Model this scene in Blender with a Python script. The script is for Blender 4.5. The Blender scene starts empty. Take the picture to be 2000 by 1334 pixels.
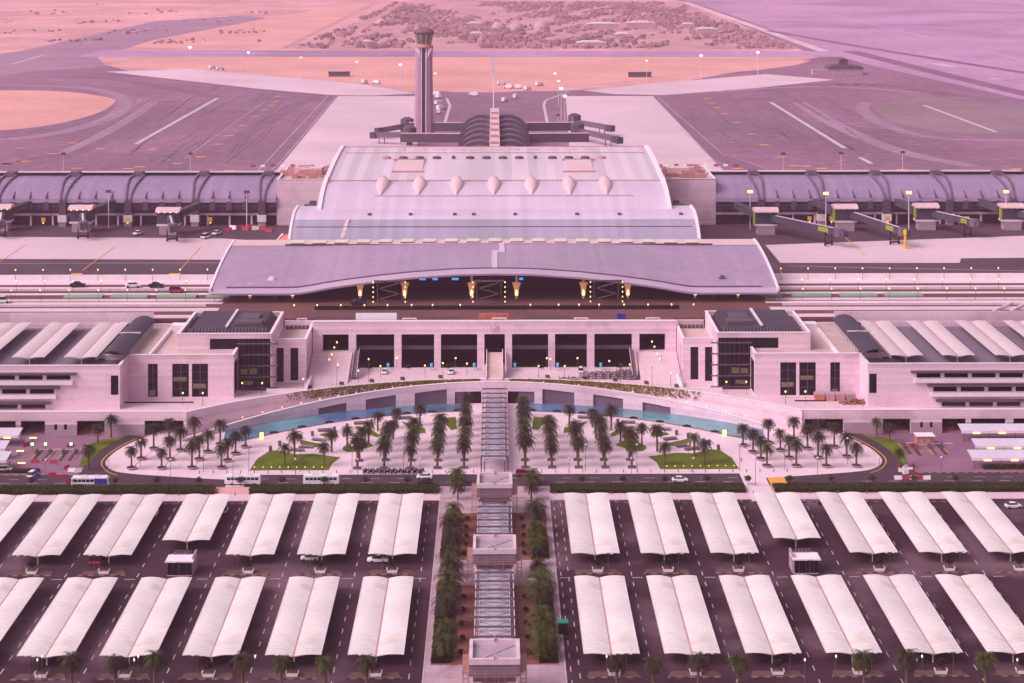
import bpy, math, random
from mathutils import Vector
random.seed(7)
R = math.radians
C = bpy.context.scene.collection
scene = bpy.context.scene

# ------------------------------------------------------------------ camera
CH = 179.0          # camera height above the car park
YAW = 0.00971
cam_d = bpy.data.cameras.new('camera'); cam = bpy.data.objects.new('camera', cam_d)
C.objects.link(cam); scene.camera = cam
cam.location = (0, 0, CH); cam.rotation_euler = (R(90), 0, -YAW)
cam_d.sensor_fit = 'HORIZONTAL'; cam_d.sensor_width = 36; cam_d.lens = 63.0
cam_d.shift_y = -0.4025; cam_d.clip_start = 1; cam_d.clip_end = 30000

# ------------------------------------------------------------------ sky and sun
SUN_EL, SUN_AZ = R(44), R(246)      # azimuth measured clockwise from +Y
w = bpy.data.worlds.new('World'); scene.world = w; w.use_nodes = True
nt = w.node_tree; nt.nodes.clear()
out = nt.nodes.new('ShaderNodeOutputWorld'); bg = nt.nodes.new('ShaderNodeBackground')
sky = nt.nodes.new('ShaderNodeTexSky'); sky.sky_type = 'NISHITA'; sky.sun_disc = False
sky.sun_elevation = SUN_EL; sky.sun_rotation = SUN_AZ; sky.dust_density = 4
hs = nt.nodes.new('ShaderNodeHueSaturation'); hs.inputs['Saturation'].default_value = .25
tint = nt.nodes.new('ShaderNodeMixRGB'); tint.blend_type = 'MULTIPLY'; tint.inputs[0].default_value = 1
tint.inputs[2].default_value = (.86, .73, .84, 1)   # dusk sky, pink through and through
nt.links.new(sky.outputs[0], hs.inputs['Color']); nt.links.new(hs.outputs[0], tint.inputs[1])
nt.links.new(tint.outputs[0], bg.inputs[0]); nt.links.new(bg.outputs[0], out.inputs[0])
bg.inputs[1].default_value = 0.14
sd = bpy.data.lights.new('sun', 'SUN'); so = bpy.data.objects.new('sun', sd); C.objects.link(so)
sd.energy = 1.5; sd.angle = R(38); sd.color = (.92, .80, .76)
sdir = Vector((math.sin(SUN_AZ)*math.cos(SUN_EL), math.cos(SUN_AZ)*math.cos(SUN_EL), math.sin(SUN_EL)))
so.rotation_euler = sdir.to_track_quat('Z', 'Y').to_euler()
scene.view_settings.view_transform = 'Standard'; scene.view_settings.look = 'None'
scene.view_settings.exposure = 0.42; scene.view_settings.gamma = 1
scene.cycles.volume_bounces = 1

# ------------------------------------------------------------------ helpers
F = 3500.0
ca, sa = math.cos(YAW), math.sin(YAW)
def P(px, py, h=0.0):
    zc = F*(CH-h)/(py+138.0); xc = (px-1000.0)*zc/F
    return Vector((xc*ca+zc*sa, -xc*sa+zc*ca, h))
def XY(px, Y, h=0):     # X at pixel column px for depth Y
    return (px-1000.0)*Y/F + Y*sa
ORD = ['first','second','third','fourth','fifth','sixth','seventh','eighth','ninth','tenth','eleventh','twelfth','thirteenth',
 'fourteenth','fifteenth','sixteenth','seventeenth','eighteenth','nineteenth','twentieth','twenty-first','twenty-second','twenty-third','twenty-fourth','twenty-fifth','twenty-sixth','twenty-seventh','twenty-eighth']
def side(s): return 'left' if s < 0 else 'right'

_m = {}
def mat(name, col, rough=.8, var=.12, scale=.3, fine=.06, fscale=3.0, metal=0, emit=None, panel=None, seam=None, spec=.3, bump=0, stain=None, rnd=0):
    if name in _m: return _m[name]
    m = bpy.data.materials.new(name); m.use_nodes = True; n = m.node_tree.nodes; L = m.node_tree.links
    b = n['Principled BSDF']; b.inputs['Roughness'].default_value = rough; b.inputs['Metallic'].default_value = metal
    b.inputs['Specular IOR Level'].default_value = spec
    tc = n.new('ShaderNodeTexCoord')
    cur = n.new('ShaderNodeRGB').outputs[0]; cur.default_value = (*col, 1)
    def mul(fac_socket):
        nonlocal cur
        vm = n.new('ShaderNodeVectorMath'); vm.operation = 'SCALE'
        L.new(cur, vm.inputs[0]); L.new(fac_socket, vm.inputs['Scale']); cur = vm.outputs[0]
    def noise(sc, amt, det=3):
        t = n.new('ShaderNodeTexNoise'); t.inputs['Scale'].default_value = sc; t.inputs['Detail'].default_value = det
        L.new(tc.outputs['Object'], t.inputs['Vector'])
        r = n.new('ShaderNodeMapRange'); r.inputs[1].default_value = .3; r.inputs[2].default_value = .7
        r.inputs[3].default_value = 1-amt; r.inputs[4].default_value = 1+amt
        L.new(t.outputs['Fac'], r.inputs[0]); mul(r.outputs[0]); return t
    if stain:       # (colour, scale, threshold)
        t = n.new('ShaderNodeTexNoise'); t.inputs['Scale'].default_value = stain[1]; t.inputs['Detail'].default_value = 5
        L.new(tc.outputs['Object'], t.inputs['Vector'])
        r = n.new('ShaderNodeMapRange'); r.inputs[1].default_value = stain[2]; r.inputs[2].default_value = stain[2]+.12
        L.new(t.outputs['Fac'], r.inputs[0])
        mx = n.new('ShaderNodeMixRGB'); mx.inputs[2].default_value = (*stain[0], 1)
        L.new(r.outputs[0], mx.inputs[0]); L.new(cur, mx.inputs[1]); cur = mx.outputs[0]
    if var: noise(scale, var)
    if rnd:
        oi = n.new('ShaderNodeObjectInfo'); rr_ = n.new('ShaderNodeMapRange'); rr_.inputs[3].default_value = 1-rnd; rr_.inputs[4].default_value = 1+rnd*.6
        L.new(oi.outputs['Random'], rr_.inputs[0]); mul(rr_.outputs[0])
    if fine: nf = noise(fscale, fine, 2)
    if panel or seam:
        sep = n.new('ShaderNodeSeparateXYZ'); L.new(tc.outputs['Object'], sep.inputs[0])
    if panel:       # (axis, width, amount): every sheet a slightly different tone
        dv = n.new('ShaderNodeMath'); dv.operation = 'DIVIDE'; dv.inputs[1].default_value = panel[1]
        fl = n.new('ShaderNodeMath'); fl.operation = 'FLOOR'
        wn = n.new('ShaderNodeTexWhiteNoise'); wn.noise_dimensions = '1D'
        L.new(sep.outputs[panel[0]], dv.inputs[0]); L.new(dv.outputs[0], fl.inputs[0]); L.new(fl.outputs[0], wn.inputs['W'])
        r = n.new('ShaderNodeMapRange'); r.inputs[3].default_value = 1-panel[2]; r.inputs[4].default_value = 1+panel[2]
        L.new(wn.outputs['Value'], r.inputs[0]); mul(r.outputs[0])
    for sm in (seam or []):  # (axis, period, width fraction, factor)
        dv = n.new('ShaderNodeMath'); dv.operation = 'DIVIDE'; dv.inputs[1].default_value = sm[1]
        fr = n.new('ShaderNodeMath'); fr.operation = 'FRACT'
        lt = n.new('ShaderNodeMath'); lt.operation = 'LESS_THAN'; lt.inputs[1].default_value = sm[2]
        L.new(sep.outputs[sm[0]], dv.inputs[0]); L.new(dv.outputs[0], fr.inputs[0]); L.new(fr.outputs[0], lt.inputs[0])
        r = n.new('ShaderNodeMapRange'); r.inputs[3].default_value = 1; r.inputs[4].default_value = sm[3]
        L.new(lt.outputs[0], r.inputs[0]); mul(r.outputs[0])
    L.new(cur, b.inputs['Base Color'])
    if bump:
        bn = n.new('ShaderNodeBump'); bn.inputs['Strength'].default_value = bump; bn.inputs['Distance'].default_value = .3
        L.new(nf.outputs['Fac'], bn.inputs['Height']); L.new(bn.outputs[0], b.inputs['Normal'])
    if emit:
        b.inputs['Emission Color'].default_value = (*emit[0], 1); b.inputs['Emission Strength'].default_value = emit[1]
    _m[name] = m; return m

class MB:
    def __init__(s): s.v = []; s.f = []
    def add(s, vs, fs):
        o = len(s.v); s.v += [tuple(v) for v in vs]; s.f += [tuple(i+o for i in f) for f in fs]; return s
    def box(s, x0, x1, y0, y1, z0, z1):
        if x0 > x1: x0, x1 = x1, x0
        if y0 > y1: y0, y1 = y1, y0
        return s.add([(x0,y0,z0),(x1,y0,z0),(x1,y1,z0),(x0,y1,z0),(x0,y0,z1),(x1,y0,z1),(x1,y1,z1),(x0,y1,z1)],
              [(3,2,1,0),(4,5,6,7),(0,1,5,4),(1,2,6,5),(2,3,7,6),(3,0,4,7)])
    def quad(s, a, b, c, d): return s.add([a,b,c,d], [(0,1,2,3)])
    def prism(s, pts, z0, z1):
        n = len(pts)
        ar = sum(pts[i][0]*pts[(i+1)%n][1]-pts[(i+1)%n][0]*pts[i][1] for i in range(n))
        if ar < 0: pts = pts[::-1]
        vs = [(p[0],p[1],z0) for p in pts]+[(p[0],p[1],z1) for p in pts]
        return s.add(vs, [tuple(range(n-1,-1,-1)), tuple(range(n,2*n))]+[(i,(i+1)%n,n+(i+1)%n,n+i) for i in range(n)])
    def extr(s, prof, x0, x1):   # closed (y,z) profile along X
        n = len(prof)
        if x0 > x1: x0, x1 = x1, x0
        vs = [(x0,p[0],p[1]) for p in prof]+[(x1,p[0],p[1]) for p in prof]
        return s.add(vs, [tuple(range(n-1,-1,-1)), tuple(range(n,2*n))]+[(i,(i+1)%n,n+(i+1)%n,n+i) for i in range(n)])
    def extry(s, prof, y0, y1):  # closed (x,z) profile along Y
        n = len(prof)
        vs = [(p[0],y0,p[1]) for p in prof]+[(p[0],y1,p[1]) for p in prof]
        return s.add(vs, [tuple(range(n)), tuple(range(2*n-1,n-1,-1))]+[(i,n+i,n+(i+1)%n,(i+1)%n) for i in range(n)])
    def tube(s, p0, p1, r0, r1=None, n=6):
        r1 = r0 if r1 is None else r1
        p0 = Vector(p0); p1 = Vector(p1); d = (p1-p0).normalized()
        a = Vector((1,0,0)) if abs(d.x) < .9 else Vector((0,1,0)); u = d.cross(a).normalized(); v = d.cross(u)
        vs = []
        for p, r in ((p0,r0),(p1,r1)):
            for i in range(n):
                t = 2*math.pi*i/n; vs.append(p+(u*math.cos(t)+v*math.sin(t))*r)
        return s.add(vs, [tuple(range(n)), tuple(range(2*n-1,n-1,-1))]+[(i,n+i,n+(i+1)%n,(i+1)%n) for i in range(n)])
    def bar(s, p0, p1, w, h=None):
        h = w if h is None else h
        p0 = Vector(p0); p1 = Vector(p1); d = (p1-p0).normalized()
        up = Vector((0,0,1)) if abs(d.z) < .95 else Vector((0,1,0)); u = d.cross(up).normalized(); v = u.cross(d)
        vs = []
        for p in (p0, p1):
            for a, b in ((-1,-1),(1,-1),(1,1),(-1,1)): vs.append(p+u*a*w/2+v*b*h/2)
        return s.add(vs, [(0,1,2,3),(7,6,5,4),(0,4,5,1),(1,5,6,2),(2,6,7,3),(3,7,4,0)])
    def lathe(s, prof, n=12, cx=0, cy=0):
        m = len(prof); vs = []; fs = []
        for r, z in prof:
            for i in range(n):
                t = 2*math.pi*i/n; vs.append((cx+r*math.cos(t), cy+r*math.sin(t), z))
        for j in range(m-1):
            for i in range(n): fs.append((j*n+i, j*n+(i+1)%n, (j+1)*n+(i+1)%n, (j+1)*n+i))
        fs.append(tuple(range(n-1,-1,-1))); fs.append(tuple(range((m-1)*n, m*n)))
        return s.add(vs, fs)
    def grid(s, fn, nu, nv):
        vs = [fn(i/nu, j/nv) for j in range(nv+1) for i in range(nu+1)]
        return s.add(vs, [(j*(nu+1)+i, j*(nu+1)+i+1, (j+1)*(nu+1)+i+1, (j+1)*(nu+1)+i) for j in range(nv) for i in range(nu)])
    def build(s, name, m, parent=None, smooth=False, loc=None):
        me = bpy.data.meshes.new(name); me.from_pydata(s.v, [], s.f); me.update()
        if smooth: me.shade_smooth()
        me.materials.append(m)
        o = bpy.data.objects.new(name, me); C.objects.link(o)
        if parent: o.parent = parent
        if loc is not None: o.location = loc
        return o

def tag(o, label, cat, group=None, kind=None):
    o['label'] = label; o['category'] = cat
    if group: o['group'] = group
    if kind: o['kind'] = kind
    return o
def thing(name, label, cat, loc=(0,0,0), rz=0, group=None):
    o = bpy.data.objects.new(name, None); C.objects.link(o); o.location = loc; o.rotation_euler = (0,0,rz)
    o.empty_display_size = 1
    return tag(o, label, cat, group)
def struct(name, mb, m):
    o = mb.build(name, m); o['kind'] = 'structure'; return o
def kids(o): return [c for c in CH_MAP.get(o.name, [])] if False else [c for c in o.children]
def dup(root, loc, rz=0, label=None, group=None, scale=None):
    def cp(o, parent):
        c = o.copy(); C.objects.link(c)
        if parent: c.parent = parent
        for ch in list(o.children): cp(ch, c)
        return c
    r = cp(root, None); r.location = loc; r.rotation_euler = (0,0,rz)
    if label: r['label'] = label
    if group: r['group'] = group
    if scale: r.scale = (scale,)*3
    return r
class Proto:
    """first call moves the original, later calls copy it"""
    def __init__(s, root): s.root = root; s.used = False
    def put(s, loc, rz=0, label=None, group=None, scale=None):
        if not s.used:
            s.used = True; r = s.root; r.location = loc; r.rotation_euler = (0,0,rz)
            if label: r['label'] = label
            if group: r['group'] = group
            if scale: r.scale = (scale,)*3
            return r
        return dup(s.root, loc, rz, label, group, scale)
def flat(name, pts, z, m, kind='structure'):
    mb = MB(); n = len(pts)
    ar = sum(pts[i][0]*pts[(i+1)%n][1]-pts[(i+1)%n][0]*pts[i][1] for i in range(n))
    if ar < 0: pts = pts[::-1]
    mb.add([(p[0],p[1],z) for p in pts], [tuple(range(n))])
    o = mb.build(name, m); o['kind'] = kind; return o
def flatpx(name, px, h, m, dz=0.0):
    return flat(name, [P(a, b, h) for a, b in px], h+dz, m)
def smoothpoly(pts, it=2, closed=True):
    for _ in range(it):
        q = []; n = len(pts); rng = range(n) if closed else range(n-1)
        for i in rng:
            a, b = pts[i], pts[(i+1)%n]
            q += [(a[0]*.75+b[0]*.25, a[1]*.75+b[1]*.25), (a[0]*.25+b[0]*.75, a[1]*.25+b[1]*.75)]
        if not closed: q = [pts[0]]+q+[pts[-1]]
        pts = q
    return pts
def mirror(pts): return [(-p[0], p[1]) for p in pts]
def wall(mb, x0, x1, z0, z1, y, t, ops):
    """wall in the XZ plane, front face at y, thickness t, ops = [(xa,xb,za,zb)...]"""
    if x0 > x1: x0, x1 = x1, x0
    cols = sorted(set([x0, x1]+[min(max(v, x0), x1) for o in ops for v in (o[0], o[1])]))
    for a, b in zip(cols, cols[1:]):
        if b-a < 1e-4: continue
        mid = (a+b)/2; hs_ = sorted([(o[2], o[3]) for o in ops if o[0] <= mid <= o[1]])
        z = z0
        for za, zb in hs_:
            if za > z: mb.box(a, b, y, y+t, z, za)
            z = max(z, zb)
        if z < z1: mb.box(a, b, y, y+t, z, z1)
    return mb
def wallx(mb, y0, y1, z0, z1, x, t, ops):
    cols = sorted(set([y0, y1]+[v for o in ops for v in (o[0], o[1])]))
    for a, b in zip(cols, cols[1:]):
        mid = (a+b)/2; z = z0
        for za, zb in sorted([(o[2], o[3]) for o in ops if o[0] <= mid <= o[1]]):
            if za > z: mb.box(x, x+t, a, b, z, za)
            z = max(z, zb)
        if z < z1: mb.box(x, x+t, a, b, z, z1)
    return mb

# ------------------------------------------------------------------ materials
M = {}
M['sand'] = mat('sand', (.66,.34,.34), .95, .22, .006, .12, .05, stain=((.55,.29,.30), .004, .52))  # sand tones paled and evened; part of the haze fade is in these colours
M['sand_orange'] = mat('sand_orange', (.68,.34,.30), .95, .12, .01, .08, .2)
M['sand_brown'] = mat('sand_brown', (.52,.28,.30), .95, .2, .02, .1, .2)
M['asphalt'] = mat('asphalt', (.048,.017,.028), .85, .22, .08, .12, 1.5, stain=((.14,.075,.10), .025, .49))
M['asphalt_far'] = mat('asphalt_far', (.27,.135,.205), .85, .16, .006, .14, .1, stain=((.215,.12,.175), .004, .48))  # tarmac lightened: distance haze is partly put into its colour
M['pave_lilac_haze'] = mat('pavement_lilac_haze', (.47,.26,.43), .85, .14, .004, .12, .08, stain=((.32,.19,.30), .003, .5))  # pale lilac of distant haze put into the pavement colour
M['asphalt_dark'] = mat('asphalt_dark', (.09,.05,.07), .85, .2, .03, .1, .6)
M['road'] = mat('road', (.065,.036,.050), .8, .15, .06, .1, 1.2)
M['concrete'] = mat('concrete', (.66,.48,.54), .9, .12, .01, .05, .4, seam=[(0,7.5,.03,.9),(1,7.5,.03,.9)])
M['paving'] = mat('paving', (.68,.48,.54), .85, .08, .05, .05, .8, seam=[(0,4.4,.05,.88),(1,4.4,.05,.88)])
M['paving_white'] = mat('paving_white', (.76,.57,.63), .85, .08, .05, .05, .8, seam=[(0,3.0,.04,.9)])
M['stone'] = mat('stone', (.78,.57,.65), .85, .06, .08, .06, 1.0, seam=[(2,1.2,.06,.90)], panel=(2,1.2,.085), stain=((.62,.43,.49), .05, .54))
M['stone_dark'] = mat('stone_dark', (.42,.29,.35), .85, .1, .2, .08, 1.0)
M['coping'] = mat('coping', (.82,.70,.75), .8, .05, .2, .04, 1.0)
M['roofdeck'] = mat('roofdeck', (.56,.40,.38), .9, .1, .1, .08, .8)
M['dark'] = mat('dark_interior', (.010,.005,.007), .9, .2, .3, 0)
M['glass'] = mat('dark_glass', (.010,.009,.016), .35, .3, .25, .1, 2.0, spec=.15, seam=[(2,3.4,.05,1.8),(0,1.7,.04,1.5)])
M['louvre'] = mat('louvre_grey', (.11,.075,.10), .7, .1, .3, .05)
M['roofdark'] = mat('dark_roof_sheet', (.055,.042,.065), .6, .15, .1, .08, 1.0, seam=[(1,2.0,.06,.75)])
M['metal_roof'] = mat('metal_roof', (.66,.53,.61), .34, .05, .03, .03, .5, panel=(0,4.3,.13), seam=[(0,4.3,.04,.92)])
M['metal_roof2'] = mat('metal_roof_pale', (.64,.51,.63), .3, .05, .03, .03, .5, panel=(0,3.1,.06), seam=[(0,3.1,.04,.93)])
M['canopy'] = mat('canopy_roof', (.375,.262,.375), .38, .09, .02, .07, .25, panel=(0,2.4,.05), seam=[(0,2.4,.05,.93)])
M['canopy_pale'] = mat('canopy_roof_pale', (.70,.48,.51), .6, .08, .05, .05)
M['fascia'] = mat('fascia', (.46,.34,.46), .5, .05, .05, .02)
M['soffit'] = mat('soffit', (.10,.055,.06), .8, .1, .1, .05)
M['pier'] = mat('pier_roof', (.30,.215,.34), .27, .08, .04, .05, .4, panel=(0,2.9,.07), seam=[(0,2.9,.03,.85)])
M['pier_glass'] = mat('pier_glass', (.06,.045,.075), .35, .3, .1, .2, 1.0, seam=[(2,1.9,.22,2.2)])
M['rib'] = mat('pier_rib', (.16,.11,.16), .6, .1, .1, .04)
M['navy'] = mat('jet_bridge_grey', (.07,.06,.09), .6, .2, .3, .1)
M['lime'] = mat('lime_panel', (.28,.34,.03), .6, .05, .3, 0)
M['membrane'] = mat('membrane', (.77,.69,.68), .85, .10, .07, .04, .9, seam=[(1,1.5,.35,.86)], rnd=.07, stain=((.66,.56,.52), .11, .58))
M['membrane_tan'] = mat('membrane_tan', (.60,.48,.50), .8, .05, .05, .03, .8)
M['steel'] = mat('steel', (.14,.10,.13), .5, .1, .5, .05)
M['white_steel'] = mat('white_steel', (.72,.58,.64), .5, .08, .5, .05)
M['gutter'] = mat('gutter', (.50,.25,.24), .7, .15, .5, .1)
M['water'] = mat('water', (.07,.145,.27), .12, .30, .03, .15, .15, spec=.35, bump=.04, stain=((.10,.28,.31), .018, .47))
M['grass'] = mat('grass_mat', (.10,.13,.001), .95, .25, .15, .3, 3.0)
M['hedge'] = mat('hedge_mat', (.032,.034,.001), .95, .25, .4, .3, 3.0)
M['palm'] = mat('palm_leaf', (.036,.029,.010), .8, .6, .8, .2, 4.0, rnd=.35)
M['palm2'] = mat('palm_leaf_green', (.045,.055,.003), .8, .65, .8, .2, 4.0, rnd=.35)
M['trunk'] = mat('palm_trunk', (.16,.09,.06), .95, .2, 2.0, .15, 9)
M['shrub'] = mat('shrub_leaf', (.016,.024,.004), .95, .3, .6, .2, 4)
M['dirt'] = mat('red_dirt', (.20,.075,.055), .95, .2, .15, .15, 1.2)
M['mark_white'] = mat('mark_white', (.56,.46,.50), .8, .15, .3, 0)
M['mark_yellow'] = mat('mark_yellow', (.75,.36,.06), .8, .1, .3, 0)
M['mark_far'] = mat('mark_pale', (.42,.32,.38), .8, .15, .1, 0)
M['kerb'] = mat('kerb', (.34,.19,.14), .85, .1, .3, 0, seam=[(0,3.0,.5,.25)])
M['kerbplain'] = mat('kerb_plain', (.55,.42,.42), .85, .1, .3, 0)
M['red'] = mat('red_plastic', (.38,.03,.07), .5, .1, .5, 0)
M['white'] = mat('white_paint', (.80,.76,.80), .35, .05, .5, 0)
M['blue'] = mat('blue_paint', (.04,.04,.30), .4, .1, .5, 0)
M['black'] = mat('black_rubber', (.02,.015,.02), .8, .1, .5, 0)
M['wglass'] = mat('car_glass', (.02,.02,.03), .15, .1, .5, 0, spec=.5)
M['orange'] = mat('orange_panel', (.50,.17,.10), .8, .15, .6, .1)
M['yellow'] = mat('yellow_paint', (.80,.45,.02), .5, .1, .3, 0)
M['green'] = mat('green_tarp', (.01,.22,.14), .7, .1, .3, 0)
M['greenpale'] = mat('green_strip', (.24,.36,.26), .8, .12, .1, .1)
M['brownroad'] = mat('forecourt_asphalt', (.15,.062,.060), .85, .15, .05, .1, .8)
M['scaf'] = mat('scaffold', (.42,.20,.18), .7, .2, .5, 0)
M['lamp_y'] = mat('lamp_yellow', (.9,.8,.4), .5, 0, 1, 0, emit=((1,.60,.12), 1.7))
M['lamp_w'] = mat('lamp_white', (.9,.9,.9), .5, 0, 1, 0, emit=((.95,1,.80), 6))
M['lamp_globe'] = mat('lamp_globe', (.8,.75,.75), .5, 0, 1, 0, emit=((1,.9,.85), .7))
M['lamp_warm'] = mat('lamp_warm', (.9,.7,.5), .5, 0, 1, 0, emit=((1,.50,.20), 1.6))
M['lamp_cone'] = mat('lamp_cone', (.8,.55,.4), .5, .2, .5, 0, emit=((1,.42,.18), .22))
M['lamp_blue'] = mat('lamp_blue', (.2,.6,.9), .5, 0, 1, 0, emit=((.05,.30,1), .9))
M['lamp_cyan'] = mat('lamp_cyan', (.1,.5,.7), .5, 0, 1, 0, emit=((.02,.35,.6), .15))
M['lamp_green'] = mat('lamp_green', (.2,.9,.3), .5, 0, 1, 0, emit=((.2,1,.3), 3))
M['lit_room'] = mat('lit_room', (.2,.16,.1), .8, .3, 1.5, .2, emit=((.9,.6,.25), .014))
M['island'] = mat('island_soil', (.12,.065,.065), .9, .2, .5, .1)
M['deck_grey'] = mat('deck_grey', (.20,.15,.20), .8, .1, .1, .08, 1.0)
M['plate'] = mat('plate', (.70,.62,.50), .6, .06, .3, .03)
M['farwhite'] = mat('far_building_white', (.48,.34,.36), .8, .1, .05, 0)
M['rubble'] = mat('rubble', (.30,.13,.10), .95, .4, 1.0, .2)

def loft(mb, rings):
    n = len(rings[0]); vs = [p for r in rings for p in r]; fs = [tuple(range(n-1,-1,-1)), tuple(range((len(rings)-1)*n, len(rings)*n))]
    for j in range(len(rings)-1):
        for i in range(n): fs.append((j*n+i, j*n+(i+1)%n, (j+1)*n+(i+1)%n, (j+1)*n+i))
    return mb.add(vs, fs)

AH = 22.0      # level of the airfield
DH = 24.8      # level of the departures forecourt
TH = 7.5       # level of the terrace

# ================================================================== SETTING: one ground sheet, low landside and raised airfield
g = MB()
ys = [-2000, 700, 786, 789, 4200, 14000, 28000]; hs_ = [-.02, -.02, -.02, AH, AH, AH, AH]
xs = [-16000, -3000, -600, 600, 3000, 16000]
vs = [(x, y, h) for y, h in zip(ys, hs_) for x in xs]; nx = len(xs)
g.add(vs, [(j*nx+i, j*nx+i+1, (j+1)*nx+i+1, (j+1)*nx+i) for j in range(len(ys)-1) for i in range(nx-1)])
struct('ground', g, M['sand'])

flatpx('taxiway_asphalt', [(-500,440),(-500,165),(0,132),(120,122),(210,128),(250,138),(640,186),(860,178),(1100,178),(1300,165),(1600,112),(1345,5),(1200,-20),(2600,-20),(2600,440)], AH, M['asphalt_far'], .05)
flatpx('taxiway_haze_patch', smoothpoly([(1360,4),(1620,100),(1660,118),(1800,150),(1900,172),(2020,200),(2700,260),(2700,-20),(1250,-20)], 1), AH, M['pave_lilac_haze'], .07)  # paler lilac overlay on the asphalt, painted in place of haze
flatpx('runway', [(200,98),(1640,100),(1660,111),(150,111)], AH, M['pave_lilac_haze'], .09)
flatpx('taxiway_strip', [(-300,190),(-300,145),(40,100),(300,42),(480,30),(520,36),(300,78),(190,112),(210,130),(60,140)], AH, mat('pave_light', (.33,.20,.28), .85, .12, .01, .12, .1), .08)
flatpx('apron', [(-400,337),(2400,337),(2400,556),(-400,556)], AH, M['asphalt_dark'], .10)
sp = smoothpoly([(-200,178),(60,176),(150,180),(222,192),(228,199),(195,222),(100,246),(0,256),(-200,262)], 2)
flatpx('sand_island', sp, AH, M['sand_orange'], .12)
M['sand_mauve'] = mat('sand_mauve', (.27,.17,.20), .95, .2, .006, .1, .1, stain=((.21,.14,.21), .005, .5))
flatpx('sand_island', smoothpoly([(1700,205),(1760,193),(1870,187),(1960,200),(2100,230),(2100,264),(1850,262),(1760,245),(1715,225)], 2), AH, M['sand_mauve'], .12)
flatpx('sand_field', smoothpoly([(190,128),(300,112),(800,112),(1600,114),(1540,132),(1300,152),(1150,166),(1000,181),(860,180),(700,162),(500,140),(300,136)], 1), AH, M['sand_orange'], .12)
flatpx('sand_field', [(210,92),(520,36),(700,5),(760,5),(560,92),(545,96)], AH, M['sand_orange'], .02)
flatpx('scrubland', [(560,94),(600,92),(765,5),(1330,5),(1565,95),(1540,97)], AH, M['sand_brown'], .04)
flatpx('sand_track', [(545,96),(556,96),(745,4),(730,4)], AH, M['sand_brown'], .08)
flatpx('sand_track', [(655,92),(672,92),(775,22),(768,20)], AH, M['sand'], .08)
flatpx('sand_track', [(1330,4),(1345,4),(1620,100),(1600,101)], AH, M['concrete'], .08)
flatpx('shoulder_concrete', [(206,140),(371,135),(520,148),(700,164),(815,183),(720,187),(648,186),(500,173)], AH, M['concrete'], .14)
flatpx('shoulder_concrete', [(1140,177),(1300,161),(1496,145),(1629,156),(1480,172),(1300,186),(1200,184)], AH, M['concrete'], .14)
flatpx('stand_concrete', [(660,188),(815,188),(815,300),(640,345),(530,345)], AH, M['concrete'], .14)
flatpx('stand_concrete', [(1105,188),(1275,188),(1425,345),(1300,345),(1112,290)], AH, M['concrete'], .14)
flatpx('stand_concrete', [(-400,460),(0,463),(430,466),(500,470),(500,508),(-400,505)], AH, M['concrete'], .14)
flatpx('stand_concrete', [(1495,479),(2000,461),(2400,452),(2400,502),(2000,504),(1877,505),(1874,514),(1524,514)], AH, M['concrete'], .14)

def pxline(mb, pts, wpx, h, dz):
    """flat painted line through pixel points, width in metres"""
    q = [P(a, b, h) for a, b in pts]
    for a, b in zip(q, q[1:]):
        d = (b-a); d.z = 0; d.normalize(); n = Vector((-d.y, d.x, 0))*wpx/2
        mb.add([(*(a-n).xy, h+dz), (*(b-n).xy, h+dz), (*(b+n).xy, h+dz), (*(a+n).xy, h+dz)], [(0,1,2,3)])
wl = MB(); 
for l in [[(265,282),(425,192)],[(25,125),(88,107)],[(165,85),(196,79)],[(235,67),(290,55)],[(1505,200),(1650,290)],[(1680,308),(1702,320)],
          [(1615,27),(1730,54)],[(1750,59),(1836,78)],[(1910,96),(2040,128)],[(1805,206),(1945,258)]]:
    pxline(wl, l, 3.6, AH, .20)
for l in [[(295,101),(640,107)],[(850,108),(1090,108)],[(1280,109),(1590,110)]]: pxline(wl, l, 6, AH, .20)
for l in [[(1825,124),(1863,131)],[(1933,154),(1953,155)]]: pxline(wl, l, 14, AH, .20)
for l in [[(872,192),(879,206),(866,250)],[(1110,180),(1066,196),(1062,205),(1072,255)]]: pxline(wl, l, 2.5, AH, .20)
struct('runway_markings', wl, M['mark_white'])
pl = MB()
for l in [[(165,308),(290,309)],[(640,188),(500,338)],[(655,190),(545,320),(520,342)],[(105,155),(400,187)],[(520,196),(360,310)],[(310,196),(150,285),(85,300)],
          [(1330,250),(1425,345)],[(1285,190),(1410,300),(1500,330)],[(1640,240),(1700,250),(1900,262)],[(1880,287),(2050,285)],[(1900,314),(2050,312)],[(1500,200),(1620,185),(1800,170)],
          [(330,160),(560,185),(640,190)],[(0,150),(80,150),(250,190),(280,200)],[(1700,262),(1820,268),(2100,266)],[(0,515),(450,514)],[(1540,520),(2000,530)],[(170,170),(275,192),(268,203),(180,240)]]:
    pxline(pl, l, 1.0, AH, .18)
for i in range(170):    # small tie-down and service marks scattered over the stands
    x = random.choice([random.uniform(0, 620), random.uniform(1360, 2000)]); y = random.uniform(205, 335)
    if abs(x-966) < 260+ (y-200)*1.3: continue
    pxline(pl, [(x, y), (x+random.uniform(5, 13), y+random.uniform(-1, 1))], 1.4, AH, .18)
struct('taxiway_markings', pl, M['mark_far'])
bandl, bandd = MB(), MB()
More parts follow.
